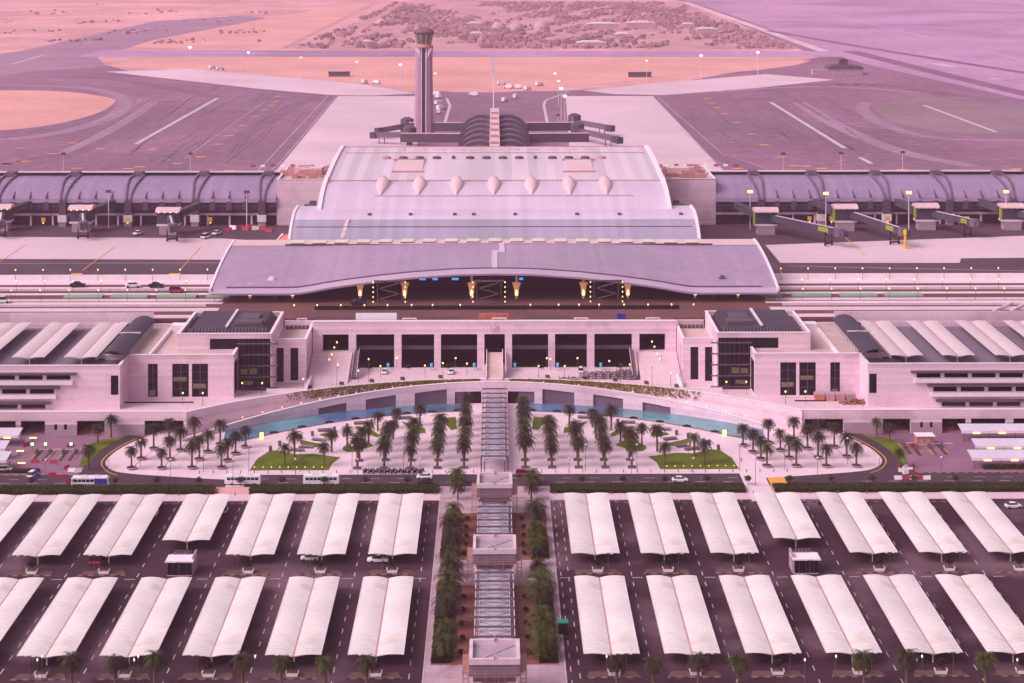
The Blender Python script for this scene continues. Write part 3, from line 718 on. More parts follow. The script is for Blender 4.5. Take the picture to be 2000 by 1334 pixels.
def gate(y0, lab, k):
    t = thing('gate_pavilion', lab, 'gate pavilion', (0, y0, 0)); W = 5.9 if k < 2 else 5.4; D = 12; H = 11
    b = MB()
    for x0, x1, a, c in ((-W, W, 0, .8), (-W, W, D-.8, D), (-W, -W+.8, .8, D-.8), (W-.8, W, .8, D-.8)): b.box(x0, x1, a, c, H-1.3, H)
    b.build('roof_frame', mat('gate_frame_white', (.66,.50,.55), .7, .12, .3, .05), t)
    b = MB(); b.box(-W+.8, W-.8, .8, D-.8, H-1.5, H-1.2); b.build('roof_panel', mat('gate_panel', (.38,.31,.38), .6, .06, .3, .04), t)
    b = MB(); b.bar((-W+1.2, 1.2, H-1.1), (W-1.2, D-1.2, H-1.1), .13); b.bar((W-1.2, 1.2, H-1.1), (-W+1.2, D-1.2, H-1.1), .13); b.box(-.12,.12,0,1.2,H-.3,H+.9); b.box(-.12,.12,D-1.2,D,H-.3,H+.9); b.build('cross_brace', M['gutter'], t)
    b = MB()
    for z in (H-2.4, H-3.0, H-3.6): b.box(-W+.1, W-.1, .3, .4, z, z+.25)
    b.box(-W, W, .4, .6, H-4.2, H-1.3); b.build('louvre_panel', mat('gate_louvre', (.26,.18,.22), .7, .1, .3, .04, seam=[(2,.6,.3,.7)]), t)
    for q in (-1, 1):
        for yy in (1.2, D-1.2):
            b = MB(); b.box(q*W*.86-.28, q*W*.86+.28, yy-.28, yy+.28, 0, H-1.4); b.build('pillar', M['coping'], t)
    for q in (-1, 1):
        b = MB(); b.box(q*(W-.1)+q*.1, q*W+q*1.6, .8, D-.8, H-3.6, H-3.3); b.build('scaffold_deck', M['scaf'], t)
        b = MB()
        for yy in (.9, 3.5, 6, 8.5, D-.9):
            for xx in (W+.25, W+1.5): b.bar((q*xx, yy, 0), (q*xx, yy, H-2.6), .09)
            for z in (2, 4, 6): b.bar((q*(W+.25), yy, z), (q*(W+1.5), yy, z), .07)
        for xx in (W+.25, W+1.5):
            for z in (2, 4, 6, H-2.7): b.bar((q*xx, .9, z), (q*xx, D-.9, z), .07)
        b.bar((q*(W+1.5),.9,0),(q*(W+1.5),3.5,4),.07); b.bar((q*(W+1.5),3.5,4),(q*(W+1.5),6,7),.07)
        b.build('scaffold_frame', M['scaf'], t)
    b = MB()
    for x in (-4.5,-2.2,0,.9,2.4,4.6): b.bar((x, -.35, H-7 if abs(x) < 4 else 0), (x, -.35, H-1.2), .08)
    for z in (H-3.1, H-4.1, H-5.2): b.bar((-W, -.35, z), (W, -.35, z), .07)
    b.build('front_scaffold', M['scaf'], t)
    b = MB(); b.box(-W+.9, W-.9, .9, 1.3, H-5.6, H-4.4); b.build('sign_board', M['louvre'], t)
    b = MB(); b.quad((-3,2.2,0),(3,2.2,0),(3,2.2,H-5.6),(-3,2.2,H-5.6)); b.box(-3.0,3.0,2.25,2.4,0,H-5.6); b.build('doorway', M['dark'], t)
gate(412.5, 'nearest white gate pavilion over the walkway, wrapped in rusty scaffolding at the bottom edge', 0)
gate(485.6, 'middle white gate pavilion over the walkway, scaffolded, between the two planted beds', 1)
gate(542.8, 'farthest white gate pavilion over the walkway, scaffolded, beside the road hedge', 2)
b = MB(); p = P(1096, 1091-8); 
t = thing('water_tank', 'pale round water tank lying beside the middle gate on the right', 'tank', (11.2, 484.0, 0))
b = MB(); b.tube((-2.0,0,2.6), (2.0,0,2.6), 1.1, n=14); b.build('tank_body', M['white_steel'], t)
b = MB(); b.box(-1.6,-1.2,-.8,.8,0,1.6); b.box(1.2,1.6,-.8,.8,0,1.6); b.build('stand', M['scaf'], t)

# ================================================================== UPPER BUILDINGS, mirrored left and right
def box_bldg(mb, x0, x1, y0, y1, z0, z1, par=1.3, t=.7):
    """hollow block: walls with a parapet round a lower roof"""
    mb.box(x0, x1, y0, y0+t, z0, z1); mb.box(x0, x1, y1-t, y1, z0, z1)
    mb.box(x0, x0+t, y0+t, y1-t, z0, z1); mb.box(x1-t, x1, y0+t, y1-t, z0, z1)
def SX(s, a, b): return (min(s*a, s*b), max(s*a, s*b))
for s in (-1, 1):
    sd_ = side(s)
    root = thing('office_block', 'pale office block with tall dark windows and dark louvred roof, %s of the colonnade' % sd_, 'building')
    # --- front block A
    x0, x1 = SX(s, 95.5, 146)
    mb = MB(); T = 23.2
    ops = [(*SX(s,104.9,110.8),7.8,20.0),(*SX(s,111.9,118.0),7.8,20.0),(*SX(s,119.8+3.5,123.2+3.7),7.8,20.0),(*SX(s,134.2,138.0),11.8,20.0),(*SX(s,134.2,138.0),8.2,10.8),(*SX(s,142.6,145.0),20.2,22)]
    wall(mb, x0, x1, TH, T, 657, .7, ops)
    mb.box(x0, x1, 709.3, 710, TH, T)
    xa = s*95.5; wallx(mb, 657.7, 709.3, TH, T, min(xa, xa-s*.7) if s>0 else xa-.7 , .7, [(660,661.6,8,19.5),(663,664.6,8,19.5)]) if False else mb.box(*SX(s, 95.5, 96.2), 657.7, 709.3, TH, T)
    mb.box(*SX(s, 145.3, 146), 657.7, 709.3, TH, T)
    mb.build('wall', M['stone'], root)
    mb = MB(); mb.box(x0-.15, x1+.15, 656.85, 657.85, T, T+.2); mb.box(*SX(s,95.35,96.35), 657.85, 667.9, T, T+.2)
    mb.box(*SX(s,145.15,146.15), 657.85, 710, T, T+.2); mb.build('coping', M['coping'], root)
    for o_ in ops:
        b = MB(); b.box(o_[0], o_[1], 657.45, 657.6, o_[2], o_[3]); b.build('window', M['glass'], root)
        b = MB()
        b.box((o_[0]+o_[1])/2-.08, (o_[0]+o_[1])/2+.08, 657.3, 657.45, o_[2], o_[3]); b.build('window_frame', M['steel'], root)
    for o_ in ops[:5]:
        for q in (.25, .5, .75):
            b = MB(); z = o_[2]+(o_[3]-o_[2])*q; b.box(o_[0], o_[1], 657.38, 657.44, z-.06, z+.06); b.build('transom', M['louvre'], root)
    for o_, za, zb in ((ops[0],11,12.6),(ops[1],13.5,15),(ops[2],8.2,10.2)):
        b = MB(); b.box(o_[0]+.4, o_[1]-.9, 657.43, 657.448, za, zb); b.build('lit_room', M['lit_room'], root)
    b = MB()
    for yy in (658.6, 661.2, 663.8): b.box(*SX(s, 95.3, 95.5), yy, yy+1.4, 8.5, 20)
    b.build('side_window', M['glass'], root)
    mb = MB(); mb.box(x0+.7, x1-.7, 657.7, 709.3, 21.4, 21.8); mb.build('roof', M['roofdeck'], root)
    # ridge wall between the vault and the inner roof
    mb = MB(); mb.box(*SX(s, 126.2, 127), 657.7, 705, 21.8, 23.2); mb.box(*SX(s,115.3,126.2), 700, 705, 21.8, 24.6); mb.build('parapet', M['coping'], root)
    # --- block B with dark louvred roof
    T = 28.4; xb0, xb1 = SX(s, 83.0, 118)
    mb = MB(); ops = [(*SX(s, 83.5, 96.0), 7.0, 26.6), (*SX(s, 96.0, 106), 22.6, 26.6)]
    wall(mb, xb0, xb1, TH, T, 668, .8, ops)
    mb.box(xb0, xb1, 705.2, 706, TH, T); mb.box(*SX(s,83.0,83.8), 668.8, 705.2, TH, T); mb.box(*SX(s,117.2,118), 668.8, 705.2, TH, T)
    mb.build('upper_wall', M['stone'], root)
    mb = MB()
    for a in ((xb0-.15, xb1+.15, 667.85, 668.95), (xb0-.15, xb1+.15, 705.05, 706.15)): mb.box(*a, T, T+.22)
    for a in (SX(s,82.85,83.95), SX(s,117.05,118.15)): mb.box(*a, 668.95, 705.05, T, T+.22)
    mb.build('upper_coping', M['coping'], root)
    mb = MB(); mb.box(*SX(s, 83.5, 96.0), 668.5, 668.7, 7.0, 26.6); mb.build('curtain_wall', M['glass'], root)
    mb = MB(); mb.box(*SX(s, 96.0, 106), 668.5, 668.7, 22.6, 26.6); mb.build('band_window', M['glass'], root)
    for k in range(7):
        b = MB(); xx = s*(84.4+k*1.75); b.box(xx-.06, xx+.06, 668.4, 668.49, 7.0, 26.6); b.build('mullion', M['louvre'], root)
    for xa, xb, za, zb in ((88.5,91.5,13.2,15.4),(92,94.6,13.2,15.2),(90,94,9.2,10.8)):
        b = MB(); b.box(*SX(s, xa, xb), 668.45, 668.48, za, zb); b.build('lit_room', M['lit_room'], root)
    for k in range(5):
        z = 8.3+k*4.1; b = MB(); b.box(*SX(s, 80.6, 96.0), 666.9, 668.0, z, z+.28)
        for q in range(7): b.box(*SX(s, 81+q*2.1, 81.12+q*2.1), 666.9, 667.0, z+.28, z+1.1)
        b.build('balcony', M['louvre'], root)
    mb = MB(); mb.box(xb0+.8, xb1-.8, 668.8, 705.2, 26.2, 26.6); mb.build('upper_roof', M['louvre'], root)
    # dark mansard of louvres
    mb = MB(); a0, a1 = SX(s, 85.2, 115.6)
    b0, b1 = a0+2.2, a1-2.2
    vs = [(a0,671,26.7),(a1,671,26.7),(a1,703.5,26.7),(a0,703.5,26.7),(b0,674,29.8),(b1,674,29.8),(b1,702,29.8),(b0,702,29.8)]
    mb.add(vs, [(4,5,6,7),(0,1,5,4),(1,2,6,5),(2,3,7,6),(3,0,4,7)]); mb.build('plant_roof', M['roofdark'], root)
    mb = MB()
    for k in range(24):
        xx = a0+.8+k*(a1-a0-1.6)/23; mb.bar((xx, 670.4, 26.8), (xx+.3, 673.4, 29.4), .5, .35)
    for k in range(22):
        yy = 674+k*1.3
        for q, xx, xi in ((0, a0, b0), (1, a1, b1)): mb.bar((xx, yy, 27.0), (xi, yy, 29.9), .35, .3)
    mb.build('louvre_blade', M['louvre'], root)
    mb = MB(); xr = s*100.5; mb.box(xr-.5, xr+.5, 672.8, 702.5, 29.85, 30.4); mb.build('roof_walkway', M['white_steel'], root)
    mb = MB(); mb.box(*SX(s, 88, 98), 676, 682, 29.85, 31.0); mb.box(*SX(s,90,97), 684, 694, 29.85, 30.7); mb.build('roof_plant', M['louvre'], root)
    # --- block C towards the colonnade
    T = 23.8; ops = [(*SX(s, 74.3, 77.3), 8.2, 20.6), (*SX(s, 79.8, 82.6), 1.0 if False else 7.6, 20.6)]
    mb = MB(); wall(mb, *SX(s, 71.3, 83.0), TH, T, 679, .7, ops); 
    x_ = s*71.3
    wallx(mb, 679.7, 711, TH, T, x_ if s > 0 else x_-.0, .7*(1), [(682,684.6,8,20.5),(686.5,689.1,8,20.5),(692,694.6,8,20.5)]) if s > 0 else wallx(mb, 679.7, 711, TH, T, x_-.7, .7, [(682,684.6,8,20.5),(686.5,689.1,8,20.5),(692,694.6,8,20.5)])
    mb.box(*SX(s, 72, 83), 710.3, 711, 21.8, T)
    mb.build('wing_wall', M['stone'], root)
    mb = MB(); mb.box(*SX(s, 71.1, 83), 678.8, 679.9, T, T+.2); mb.box(*SX(s, 71.1, 72.2), 679.9, 711, T, T+.2); mb.box(*SX(s,72.2,83), 710.2, 711.1, T, T+.2); mb.build('wing_coping', M['coping'], root)
    mb = MB(); mb.box(*SX(s, 72, 83), 679.7, 710.3, 21.3, 21.7); mb.build('wing_roof', M['roofdeck'], root)
    mb = MB()
    for k in range(6): mb.box(*SX(s, 73+k*1.6, 74.2+k*1.6), 705.5, 707.2, 21.75, 22.9)
    mb.build('air_unit', M['louvre'], root)
    for o_ in ops:
        b = MB(); b.box(o_[0], o_[1], 679.4, 679.5, o_[2], o_[3]); b.build('window', M['glass'], root)
    b = MB(); xx = s*71.8
    for yy in (682, 686.5, 692): b.box(xx-.06, xx+.06, yy, yy+2.6, 8, 20.5)
    b.build('side_window', M['glass'], root)
    # access stair/ramp box beside the wing
    mb = MB(); mb.box(*SX(s, 69.3, 70.0), 664, 690, TH, 9.6); mb.box(*SX(s,70,84.5), 664, 664.6, TH, 8.9); mb.box(*SX(s,70,71.3), 672, 690, TH, 8.6)
    o = mb.build('terrace_parapet', M['coping']); tag(o, 'low white parapet round the sunken stair beside the %s office wing' % sd_, 'parapet')

    # --- barrel vault skylight
    t = thing('vaulted_rooflight', 'long dark barrel vaulted roof on the %s block, beside the roof carports' % sd_, 'rooflight', (s*137.8, 0, 0))
    mb = MB(); prof = []
    for i in range(11):
        a = R(38+104*i/10); prof.append((5.3*math.cos(a)/math.cos(R(38))*.84, 25.2+1.9*(math.sin(a)-math.sin(R(38)))/(1-math.sin(R(38)))))
    prof += [(x*.98, z-.35) for x, z in prof[::-1]]
    mb.extry(prof, 647.5, 706); mb.build('roof', M['roofdark'], t)
    mb = MB(); mb.box(-4.5, 4.5, 676, 676.4, 26.9, 27.35); mb.build('roof_joint', M['white_steel'], t)
    mb = MB(); mb.box(3.2*s*1, 3.5*s, 659, 705, 21.8, 25.0); mb.box(-3.5*s, -3.2*s, 659, 705, 21.8, 25.0); mb.build('side_wall', M['dark'], t)
    for k in range(16):
        b = MB(); y = 659+k*3; b.box(-s*3.95, -s*3.6, y, y+.45, 21.8, 25.1); b.build('column', M['coping'], t)

    # --- garage
    root = thing('parking_garage', 'white parking garage with three floors of long dark slots, %s edge of the photo' % sd_, 'garage')
    mb = MB(); G0, G1 = 146.0, 240.0; yf = 642
    ops = []
    k = 0
    for (za, zb, xstart) in ((18.0,19.8,151.6),(13.0,14.9,157.5),(7.6,9.4,160.6)):
        x = xstart
        while x < 236: ops.append((*SX(s, x, x+8.6), za, zb)); x += 9.9
    ops.append((*SX(s, 134.5, 137.2), 12.5, 19.5))
    wall(mb, *SX(s, 134.0, G1), TH-.5, 23.0, yf, .7, ops)
    mb.box(*SX(s, 134.0, 134.7), yf+.7, 657, TH, 23.0); mb.box(*SX(s,134.7,G1), 709.3, 710, TH, 27.5)
    mb.build('wall', M['stone'], root)
    for (za, zb, xstart) in ((18.0,19.8,151.6),(13.0,14.9,157.5),(7.6,9.4,160.6)):
        b = MB(); b.box(*SX(s, xstart-2.2, G1), yf-1.6, yf-.002, zb+.2, zb+.85); b.build('canopy_strip', M['louvre'], root)
        b = MB(); b.box(*SX(s, xstart-1.0, G1), yf-1.1, yf-.004, za-1.6, za-.15); b.build('spandrel', M['coping'], root)
    b = MB(); b.box(*SX(s, 147.5, G1), yf-5.4, yf-.002, 15.9, 17.6) ; b.box(*SX(s, 152.5, G1), yf-5.6, yf-.002, 10.7, 12.6); b.build('spandrel', M['stone'], root) if False else None
    mb = MB(); mb.box(*SX(s, 133.8, G1), yf-.15, yf+.85, 23.0, 23.2); mb.box(*SX(s,133.8,134.8), yf+.85, 657, 23.0, 23.2); mb.build('coping', M['coping'], root)
    mb = MB(); mb.box(*SX(s, 134.7, 146), yf+.7, 656.9, 21.0, 21.5); mb.box(*SX(s,146,G1), yf+.7, 709.3, 21.0, 21.5); mb.build('roof_deck', M['deck_grey'], root)
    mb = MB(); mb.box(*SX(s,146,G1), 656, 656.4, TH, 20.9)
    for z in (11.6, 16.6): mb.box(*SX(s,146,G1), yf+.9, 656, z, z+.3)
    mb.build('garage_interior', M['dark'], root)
    for o_ in ops[-1:]:
        b = MB(); b.box(o_[0], o_[1], yf+.2, yf+.3, o_[2], o_[3]); b.build('window', M['glass'], root)
    mb = MB()
    for k in range(30): mb.box(*SX(s, 150+k*2.9, 150.12+k*2.9), 646, 650.5, 21.52, 21.54)
    mb.build('bay_marking', M['mark_white'], root)
# roof carports on the garages
pr4 = Proto(carport(57.0, 5.9, 2.6, 'membrane_tan', .55, 6))
for s in (-1, 1):
    for i, x in enumerate((149.6, 168.4, 187.6, 206.6)):
        pr4.put((s*x, 648.5, 21.5), 0, 'beige carport on the %s garage roof, %s from the dark vaulted roof' % (side(s), ORD[i]), 'beige carports on the garage roofs')

# ================================================================== COLONNADE
root = thing('colonnade_building', 'long pale stone colonnade with big dark openings under the terminal forecourt', 'building')
Yc = 700.0
def X7(px): return (px-1000)*Yc/F+6.8
big = [(695.5,770),(784,848),(861,932),(1000,1071),(1084,1147),(1161,1235)]
ops = [(X7(a), X7(b), 7.0, 20.9) for a, b in big]+[(X7(946), X7(986), 9.0, 20.9), (X7(630), X7(681), 14.0, 20.9), (X7(1249), X7(1300), 14.0, 20.9)]
mb = MB(); wall(mb, -71, 71, TH-.5, 25.8, Yc, 3.2, ops); mb.build('wall', M['stone'], root)
mb = MB(); mb.box(-71, 71, Yc-.15, Yc+.9, 25.8, 26.0); mb.build('coping', M['coping'], root)
for i, o_ in enumerate(ops[:6]):
    b = MB(); b.box(o_[0]-.6, o_[1]+.6, Yc+3.3, Yc+4.0, 14.2, 15.7); b.build('inner_gallery', M['louvre'], root)
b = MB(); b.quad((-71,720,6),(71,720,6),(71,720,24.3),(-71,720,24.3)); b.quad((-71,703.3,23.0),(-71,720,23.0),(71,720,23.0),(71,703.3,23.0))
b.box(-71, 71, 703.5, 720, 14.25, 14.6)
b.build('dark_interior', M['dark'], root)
b = MB(); b.lathe([(1.7,0),(1.7,.25),(1.5,.3),(1.5,.15),(.9,.2),(.4,.45),(.05,.45)], 20); o = b.build('emblem', M['paving'], root); o.rotation_euler = (R(90),0,0); o.location = (0, Yc-.02, 23.3)
b = MB()
for a in range(0, 360, 45):
    b.bar((.5*math.cos(R(a)), 0, .5*math.sin(R(a))), (1.4*math.cos(R(a)), 0, 1.4*math.sin(R(a))), .12, .12)
o = b.build('emblem_motif', M['coping'], root); o.location = (0, Yc-.32, 23.3)
# central ramp and side ramps
t = thing('ramp_bridge', 'straight railed ramp coming down from the middle opening of the colonnade', 'ramp')
b = MB(); b.add([(-2.9,679.5,8.0),(2.9,679.5,8.0),(2.9,701,13.6),(-2.9,701,13.6),(-2.9,679.5,7.3),(2.9,679.5,7.3),(2.9,701,12.9),(-2.9,701,12.9)], [(0,1,2,3),(7,6,5,4),(0,4,5,1),(1,5,6,2),(3,2,6,7),(0,3,7,4)])
b.build('deck', M['roofdeck'], t)
for q in (-1, 1):
    b = MB(); b.bar((q*3.1,679.5,8.6),(q*3.1,701,14.2),.3,1.4); b.build('handrail', M['white_steel'], t)
    b = MB(); b.bar((q*4.3,684,9.6),(q*4.3,700,13.8),.3,1.2); b.build('outer_rail', M['white_steel'], t)
for s in (-1, 1):
    a, b_ = SX(s, 55.5, 71)
    mb = MB(); mb.add([(a,676,TH+.02),(b_,676,TH+.02),(b_,699.9,14.0),(a,699.9,14.0),(a,699.9,TH),(b_,699.9,TH)], [(0,1,2,3),(0,4,5,1),(0,3,4),(1,5,2),(3,2,5,4)])
    o = struct('side_ramp', mb, M['paving'])
    t = thing('escalator', 'outdoor escalator with lit sides at the %s end of the colonnade' % side(s), 'escalator')
    mb = MB(); mb.bar((s*53.6, 683, 8.2), (s*53.6, 699, 14.6), 1.6, .8); mb.build('truss', M['steel'], t)
    for q in (-1, 1): mb = MB(); mb.bar((s*53.6+q*.95, 683, 9.0), (s*53.6+q*.95, 699, 15.4), .12, .9); mb.build('balustrade', M['white_steel'], t)
# forecourt edge ledge and planted dark hedge in front of the openings
for s in (-1, 1):
    mb = MB(); mb.box(*SX(s, 5, 52.5), 697.2, 697.5, TH, 8.4); o = mb.build('glass_railing', M['white_steel']); tag(o, 'low railing in front of the %s half of the colonnade' % side(s), 'railing')
    for k in range(4):
        x = s*(8+k*15.5)
        if k in (1, 2, 3): round_tree('shrub', 'round dark bush at the colonnade foot, %s from the middle on the %s' % (ORD[k-1], side(s)), (s*(9+15.3*k-6.2), 698.3, TH), 2.2, 1.6, 'bushes at the colonnade piers', 200, cat='bush')

# ================================================================== FORECOURT DECK
mb = MB()
mb.prism([(-71,703.3),(71,703.3),(71,711.2),(83,711.2),(320,710.2),(320,788.8),(-320,788.8),(-320,710.2),(-83,711.2),(-71,711.2)], 23.3, DH)
struct('forecourt_deck', mb, M['brownroad'])
flat('forecourt_paving', [(-320,712),(-86,712),(-86,718),(-320,718)], DH+.02, M['paving'])
flat('forecourt_paving', [(320,712),(86,712),(86,718),(320,718)], DH+.02, M['paving'])
for s in (-1, 1):
    for y0, y1, m in ((724.5,731,'paving'),(738.5,742.5,'paving_white'),(744,749,'paving'),(757,761,'paving_white'),(771,774,'paving_white'),(779,788.8,'paving_white')):
        flat('forecourt_paving', [(s*112,y0),(s*320,y0),(s*320,y1),(s*112,y1)], DH+.03, M[m])
    for i, (a, b_) in enumerate(((404,450),(308,385),(218,290),(128,202))):
        xa, xb = XY(a, 752), XY(b_, 752); mb = MB(); x0, x1 = SX(s, abs(xa), abs(xb)); mb.box(x0, x1, 750, 755.5, DH, DH+.7)
        o = mb.build('planting_bed', M['greenpale']); tag(o, 'long pale green strip between the forecourt roads, %s from the canopy on the %s' % (ORD[i], side(s)), 'planting bed', 'pale green strips on the forecourt')
    mb = MB(); mb.box(*SX(s, 100, 250), 788.4, 789.4, DH, DH+2.4); o = mb.build('boundary_wall', M['coping']); tag(o, 'long low white wall between the forecourt roads and the apron on the %s' % side(s), 'wall')
    mb = MB()
    for y in (733.6, 766): mb.box(*SX(s, 118, 300), y, y+.25, DH, DH+1.0)
    o = mb.build('guard_rail', M['white_steel']); tag(o, 'thin pale guard rails along the forecourt roads on the %s' % side(s), 'guard rail')
    mb = MB()
    for q in (0, 1): mb.bar((s*(196+q*7.5), 712, DH+.6), (s*(213+q*6), 735, DH+.6), .5, 1.2)
    o = mb.build('ramp_parapet', M['coping']); tag(o, 'pair of slanting white parapets where the garage ramp meets the forecourt on the %s' % side(s), 'parapet')
    # pedestrian & vehicle clutter
# lamps on the forecourt
def lamp(h, m='lamp_y', r=.35):
    t = thing('street_lamp', '', 'street lamp')
    b = MB(); b.tube((0,0,0), (0,0,h), .10, .07); b.build('pole', M['steel'], t)
    b = MB(); b.lathe([(.12,h-.05),(r,h+.15),(r*.9,h+.5),(.1,h+.65)], 8); b.build('lamp_head', M[m], t)
    return t
pl1 = Proto(lamp(4.6, r=.27)); pl1w = Proto(lamp(4.6, 'lamp_warm', .27)); pl2 = Proto(lamp(3.9, r=.27))
rows = ((787.6, 'along the white boundary wall'), (762.5, 'between the forecourt roads'), (743.2, 'along the kerb nearest the garages'))
for y, w_ in rows:
    for s in (-1, 1):
        for i in range(10):
            x = s*(114+i*12.0+(0 if y > 780 else 5 if y > 750 else 2))
            (pl1 if (i*3+int(y))%4 else pl1w).put((x, y, DH+.03), 0, 'lit street lamp %s, %s from the canopy on the %s' % (w_, ORD[i], side(s)), 'street lamps on the forecourt')
for i, px in enumerate((575,620,666,712,757,804,845,899,1036,1091,1131,1170,1219,1266,1312,1355)):
    pl2.put((XY(px, 716), 716, DH), 0, 'yellow lit lamp at the forecourt kerb above the colonnade, %s from the left' % ORD[i], 'kerb lamps above the colonnade')
# white hoarding and things on the deck
mb = MB(); mb.box(XY(695,704.5), XY(775,704.5), 704.5, 705, DH, DH+3.4); o = mb.build('hoarding', M['white']); tag(o, 'white hoarding on the forecourt edge left of the middle', 'hoarding')
mb = MB(); mb.box(XY(935,706), XY(993,706), 706, 707, DH, DH+2.8); o = mb.build('hoarding', M['orange']); tag(o, 'reddish low hoarding on the forecourt edge in the very middle', 'hoarding')
for px, w_ in ((590,4),(800,5.5),(975,5.5),(1135,5.5),(1275,5.5)):
    x = XY(px, 704); mb = MB(); mb.box(x-w_/2, x+w_/2, 703.6, 703.9, DH+1.3, DH+1.7); mb.box(x-w_/2, x-w_/2+.4, 703.6, 703.9, DH, DH+1.3); mb.box(x+w_/2-.4, x+w_/2, 703.6, 703.9, DH, DH+1.3)
    o = mb.build('height_barrier', M['coping']); tag(o, 'small white barrier frame on the forecourt edge above the colonnade, %s' % {590:'far left end',800:'left of the middle',975:'in the middle',1135:'right of the middle',1275:'toward the right end'}[px], 'barrier', 'white barrier frames on the forecourt edge')
for px0, px1 in ((612,700),(783,905),(1022,1113)):
    flat('planting_soil', [(XY(px0,711),709.5),(XY(px1,711),709.5),(XY(px1,711),713.5),(XY(px0,711),713.5)], DH+.05, M['asphalt_dark'])
mb = MB(); x = XY(1213, 708); mb.box(x-1.6, x+1.6, 707, 709, DH, DH+2.2); mb.box(x-1.8, x+1.8, 706.9, 709.1, DH+2.2, DH+2.5); o = mb.build('portable_cabin', M['blue']); tag(o, 'small dark blue cabin on the forecourt right of the middle', 'cabin')

# ================================================================== TERMINAL
root = thing('terminal_building', 'huge airport terminal with a swooping grey canopy and three stepped pale metal roofs', 'terminal')
tab = [(0,1),(.2,.965),(.45,.80),(.65,.59),(.8,.40),(.9,.25),(.97,.12),(1.03,.03),(1.08,0),(2,0)]
def zf(x):
    u = abs(x)/78
    for (a, za), (b, zb) in zip(tab, tab[1:]):
        if a <= u <= b: return 30+8.4*(za+(zb-za)*(u-a)/(b-a))
    return 30
def ctop(x, y):
    t = min(max((y-740)/70, 0), 1); g_ = 1-(1-t)**1.9
    return zf(x)+(38.7-zf(x))*g_+1.0*math.sin(math.pi*t)*max(0, 1-(abs(x)/80)**2)
HW = 117
mb = MB(); NU, NV = 90, 22
mb.grid(lambda u, v: (-HW+2*HW*u, 742+68*v, ctop(-HW+2*HW*u, 742+68*v)), NU, NV)
mb.build('canopy', M['canopy'], root, smooth=True)
mb = MB(); mb.grid(lambda u, v: (HW-2*HW*u, 742+68*v, ctop(HW-2*HW*u, 742+68*v)-1.3), NU, NV); mb.build('soffit', M['soffit'], root, smooth=True)
mb = MB(); rings = []   # fascia: sloping lip of the canopy
for i in range(NU+1):
    x = -HW+2*HW*i/NU; z = ctop(x, 742); rings.append([(x,742,z+.02),(x,739.2,z-1.5),(x,739.4,z-2.3),(x,742.2,z-1.5)])
loft(mb, rings); mb.build('fascia', M['fascia'], root)
mb = MB(); rings = []
for i in range(NU-9):
    x = (-HW+6)+2*(HW-6)*i/(NU-10); z = ctop(x, 743.0); rings.append([(x,742.4,z+.02),(x,743.6,z+.08),(x,743.6,z+.30),(x,742.4,z+.25)])
loft(mb, rings); mb.build('roof_gutter', M['steel'], root)
mb = MB()
for q in (-1, 1):
    rings = []
    for j in range(24):
        y = 740+70*j/23; z = ctop(q*HW, max(y, 742)); rings.append([(q*(HW-.1),y,z-1.2),(q*(HW+.9),y,z-1.0),(q*(HW+.9),y,z+.45),(q*(HW-.1),y,z+.45)])
    if q < 0: rings = [r[::-1] for r in rings]
    loft(mb, rings)
mb.build('edge_beam', M['coping'], root)
mb = MB(); NB = 60
mb.grid(lambda u, v: (-HW+2*HW*u, 797+13*v, ctop(-HW+2*HW*u, 797+13*v)+.15), NB, 4); mb.build('ridge_strip', M['canopy_pale'], root, smooth=True)
mb = MB(); mb.box(-93, 97, 797.0, 797.6, 38.5, 39.1); mb.build('ridge_rail', M['louvre'], root)
for i in range(19):
    x = -88+i*9.8; z = ctop(x, 803)+.22; hh = .12+.3*max(0, 1-(abs(x)/92)**1.5)
    mb = MB(); mb.add([(x-2.8,800,z),(x+2.8,800,z),(x+2.8,808,z+.1),(x-2.8,808,z+.1),(x-2.8,800,z+hh),(x+2.8,800,z+hh),(x+2.8,808,z+hh+.15),(x-2.8,808,z+hh+.15)], [(3,2,1,0),(4,5,6,7),(0,1,5,4),(1,2,6,5),(2,3,7,6),(3,0,4,7)])
    mb.build('rooflight', M['plate'], root); mb = MB(); mb.box(x-2.9, x+2.9, 799.6, 799.95, z-.3, z+hh+.1); mb.build('rooflight_kerb', M['louvre'], root)
mb = MB()
for a, b_ in (((966,743),(966,763)),((966,763),(971,763)),((971,763),(971,799))): 
    pass
for x0, x1, y0, y1 in ((-1.2,1.2,743,776),(1.2,4.4,773.6,776),(2.0,4.4,776,797)):
    n_ = max(1, int((y1-y0)/3))
    for k in range(n_):
        a, c = y0+(y1-y0)*k/n_, y0+(y1-y0)*(k+1)/n_; mb.add([(x0,a,ctop(0,a)+.35),(x1,a,ctop(0,a)+.35),(x1,c,ctop(0,c)+.35),(x0,c,ctop(0,c)+.35),(x0,a,ctop(0,a)-.1),(x1,a,ctop(0,a)-.1),(x1,c,ctop(0,c)-.1),(x0,c,ctop(0,c)-.1)], [(0,1,2,3),(7,6,5,4),(0,4,5,1),(1,5,6,2),(2,6,7,3),(3,7,4,0)])
mb.build('roof_walkway', M['metal_roof'], root)
for x, y, m in ((-93.5,750,'coping'),(95.5,750.5,'steel')):
    mb = MB(); z = ctop(x, y); mb.box(x-1.4, x+1.4, y, y+2, z-.2, z+.6); mb.box(x-.7,x+.9,y+.3,y+1.6,z+.6,z+1.5); mb.build('roof_unit', M[m], root)

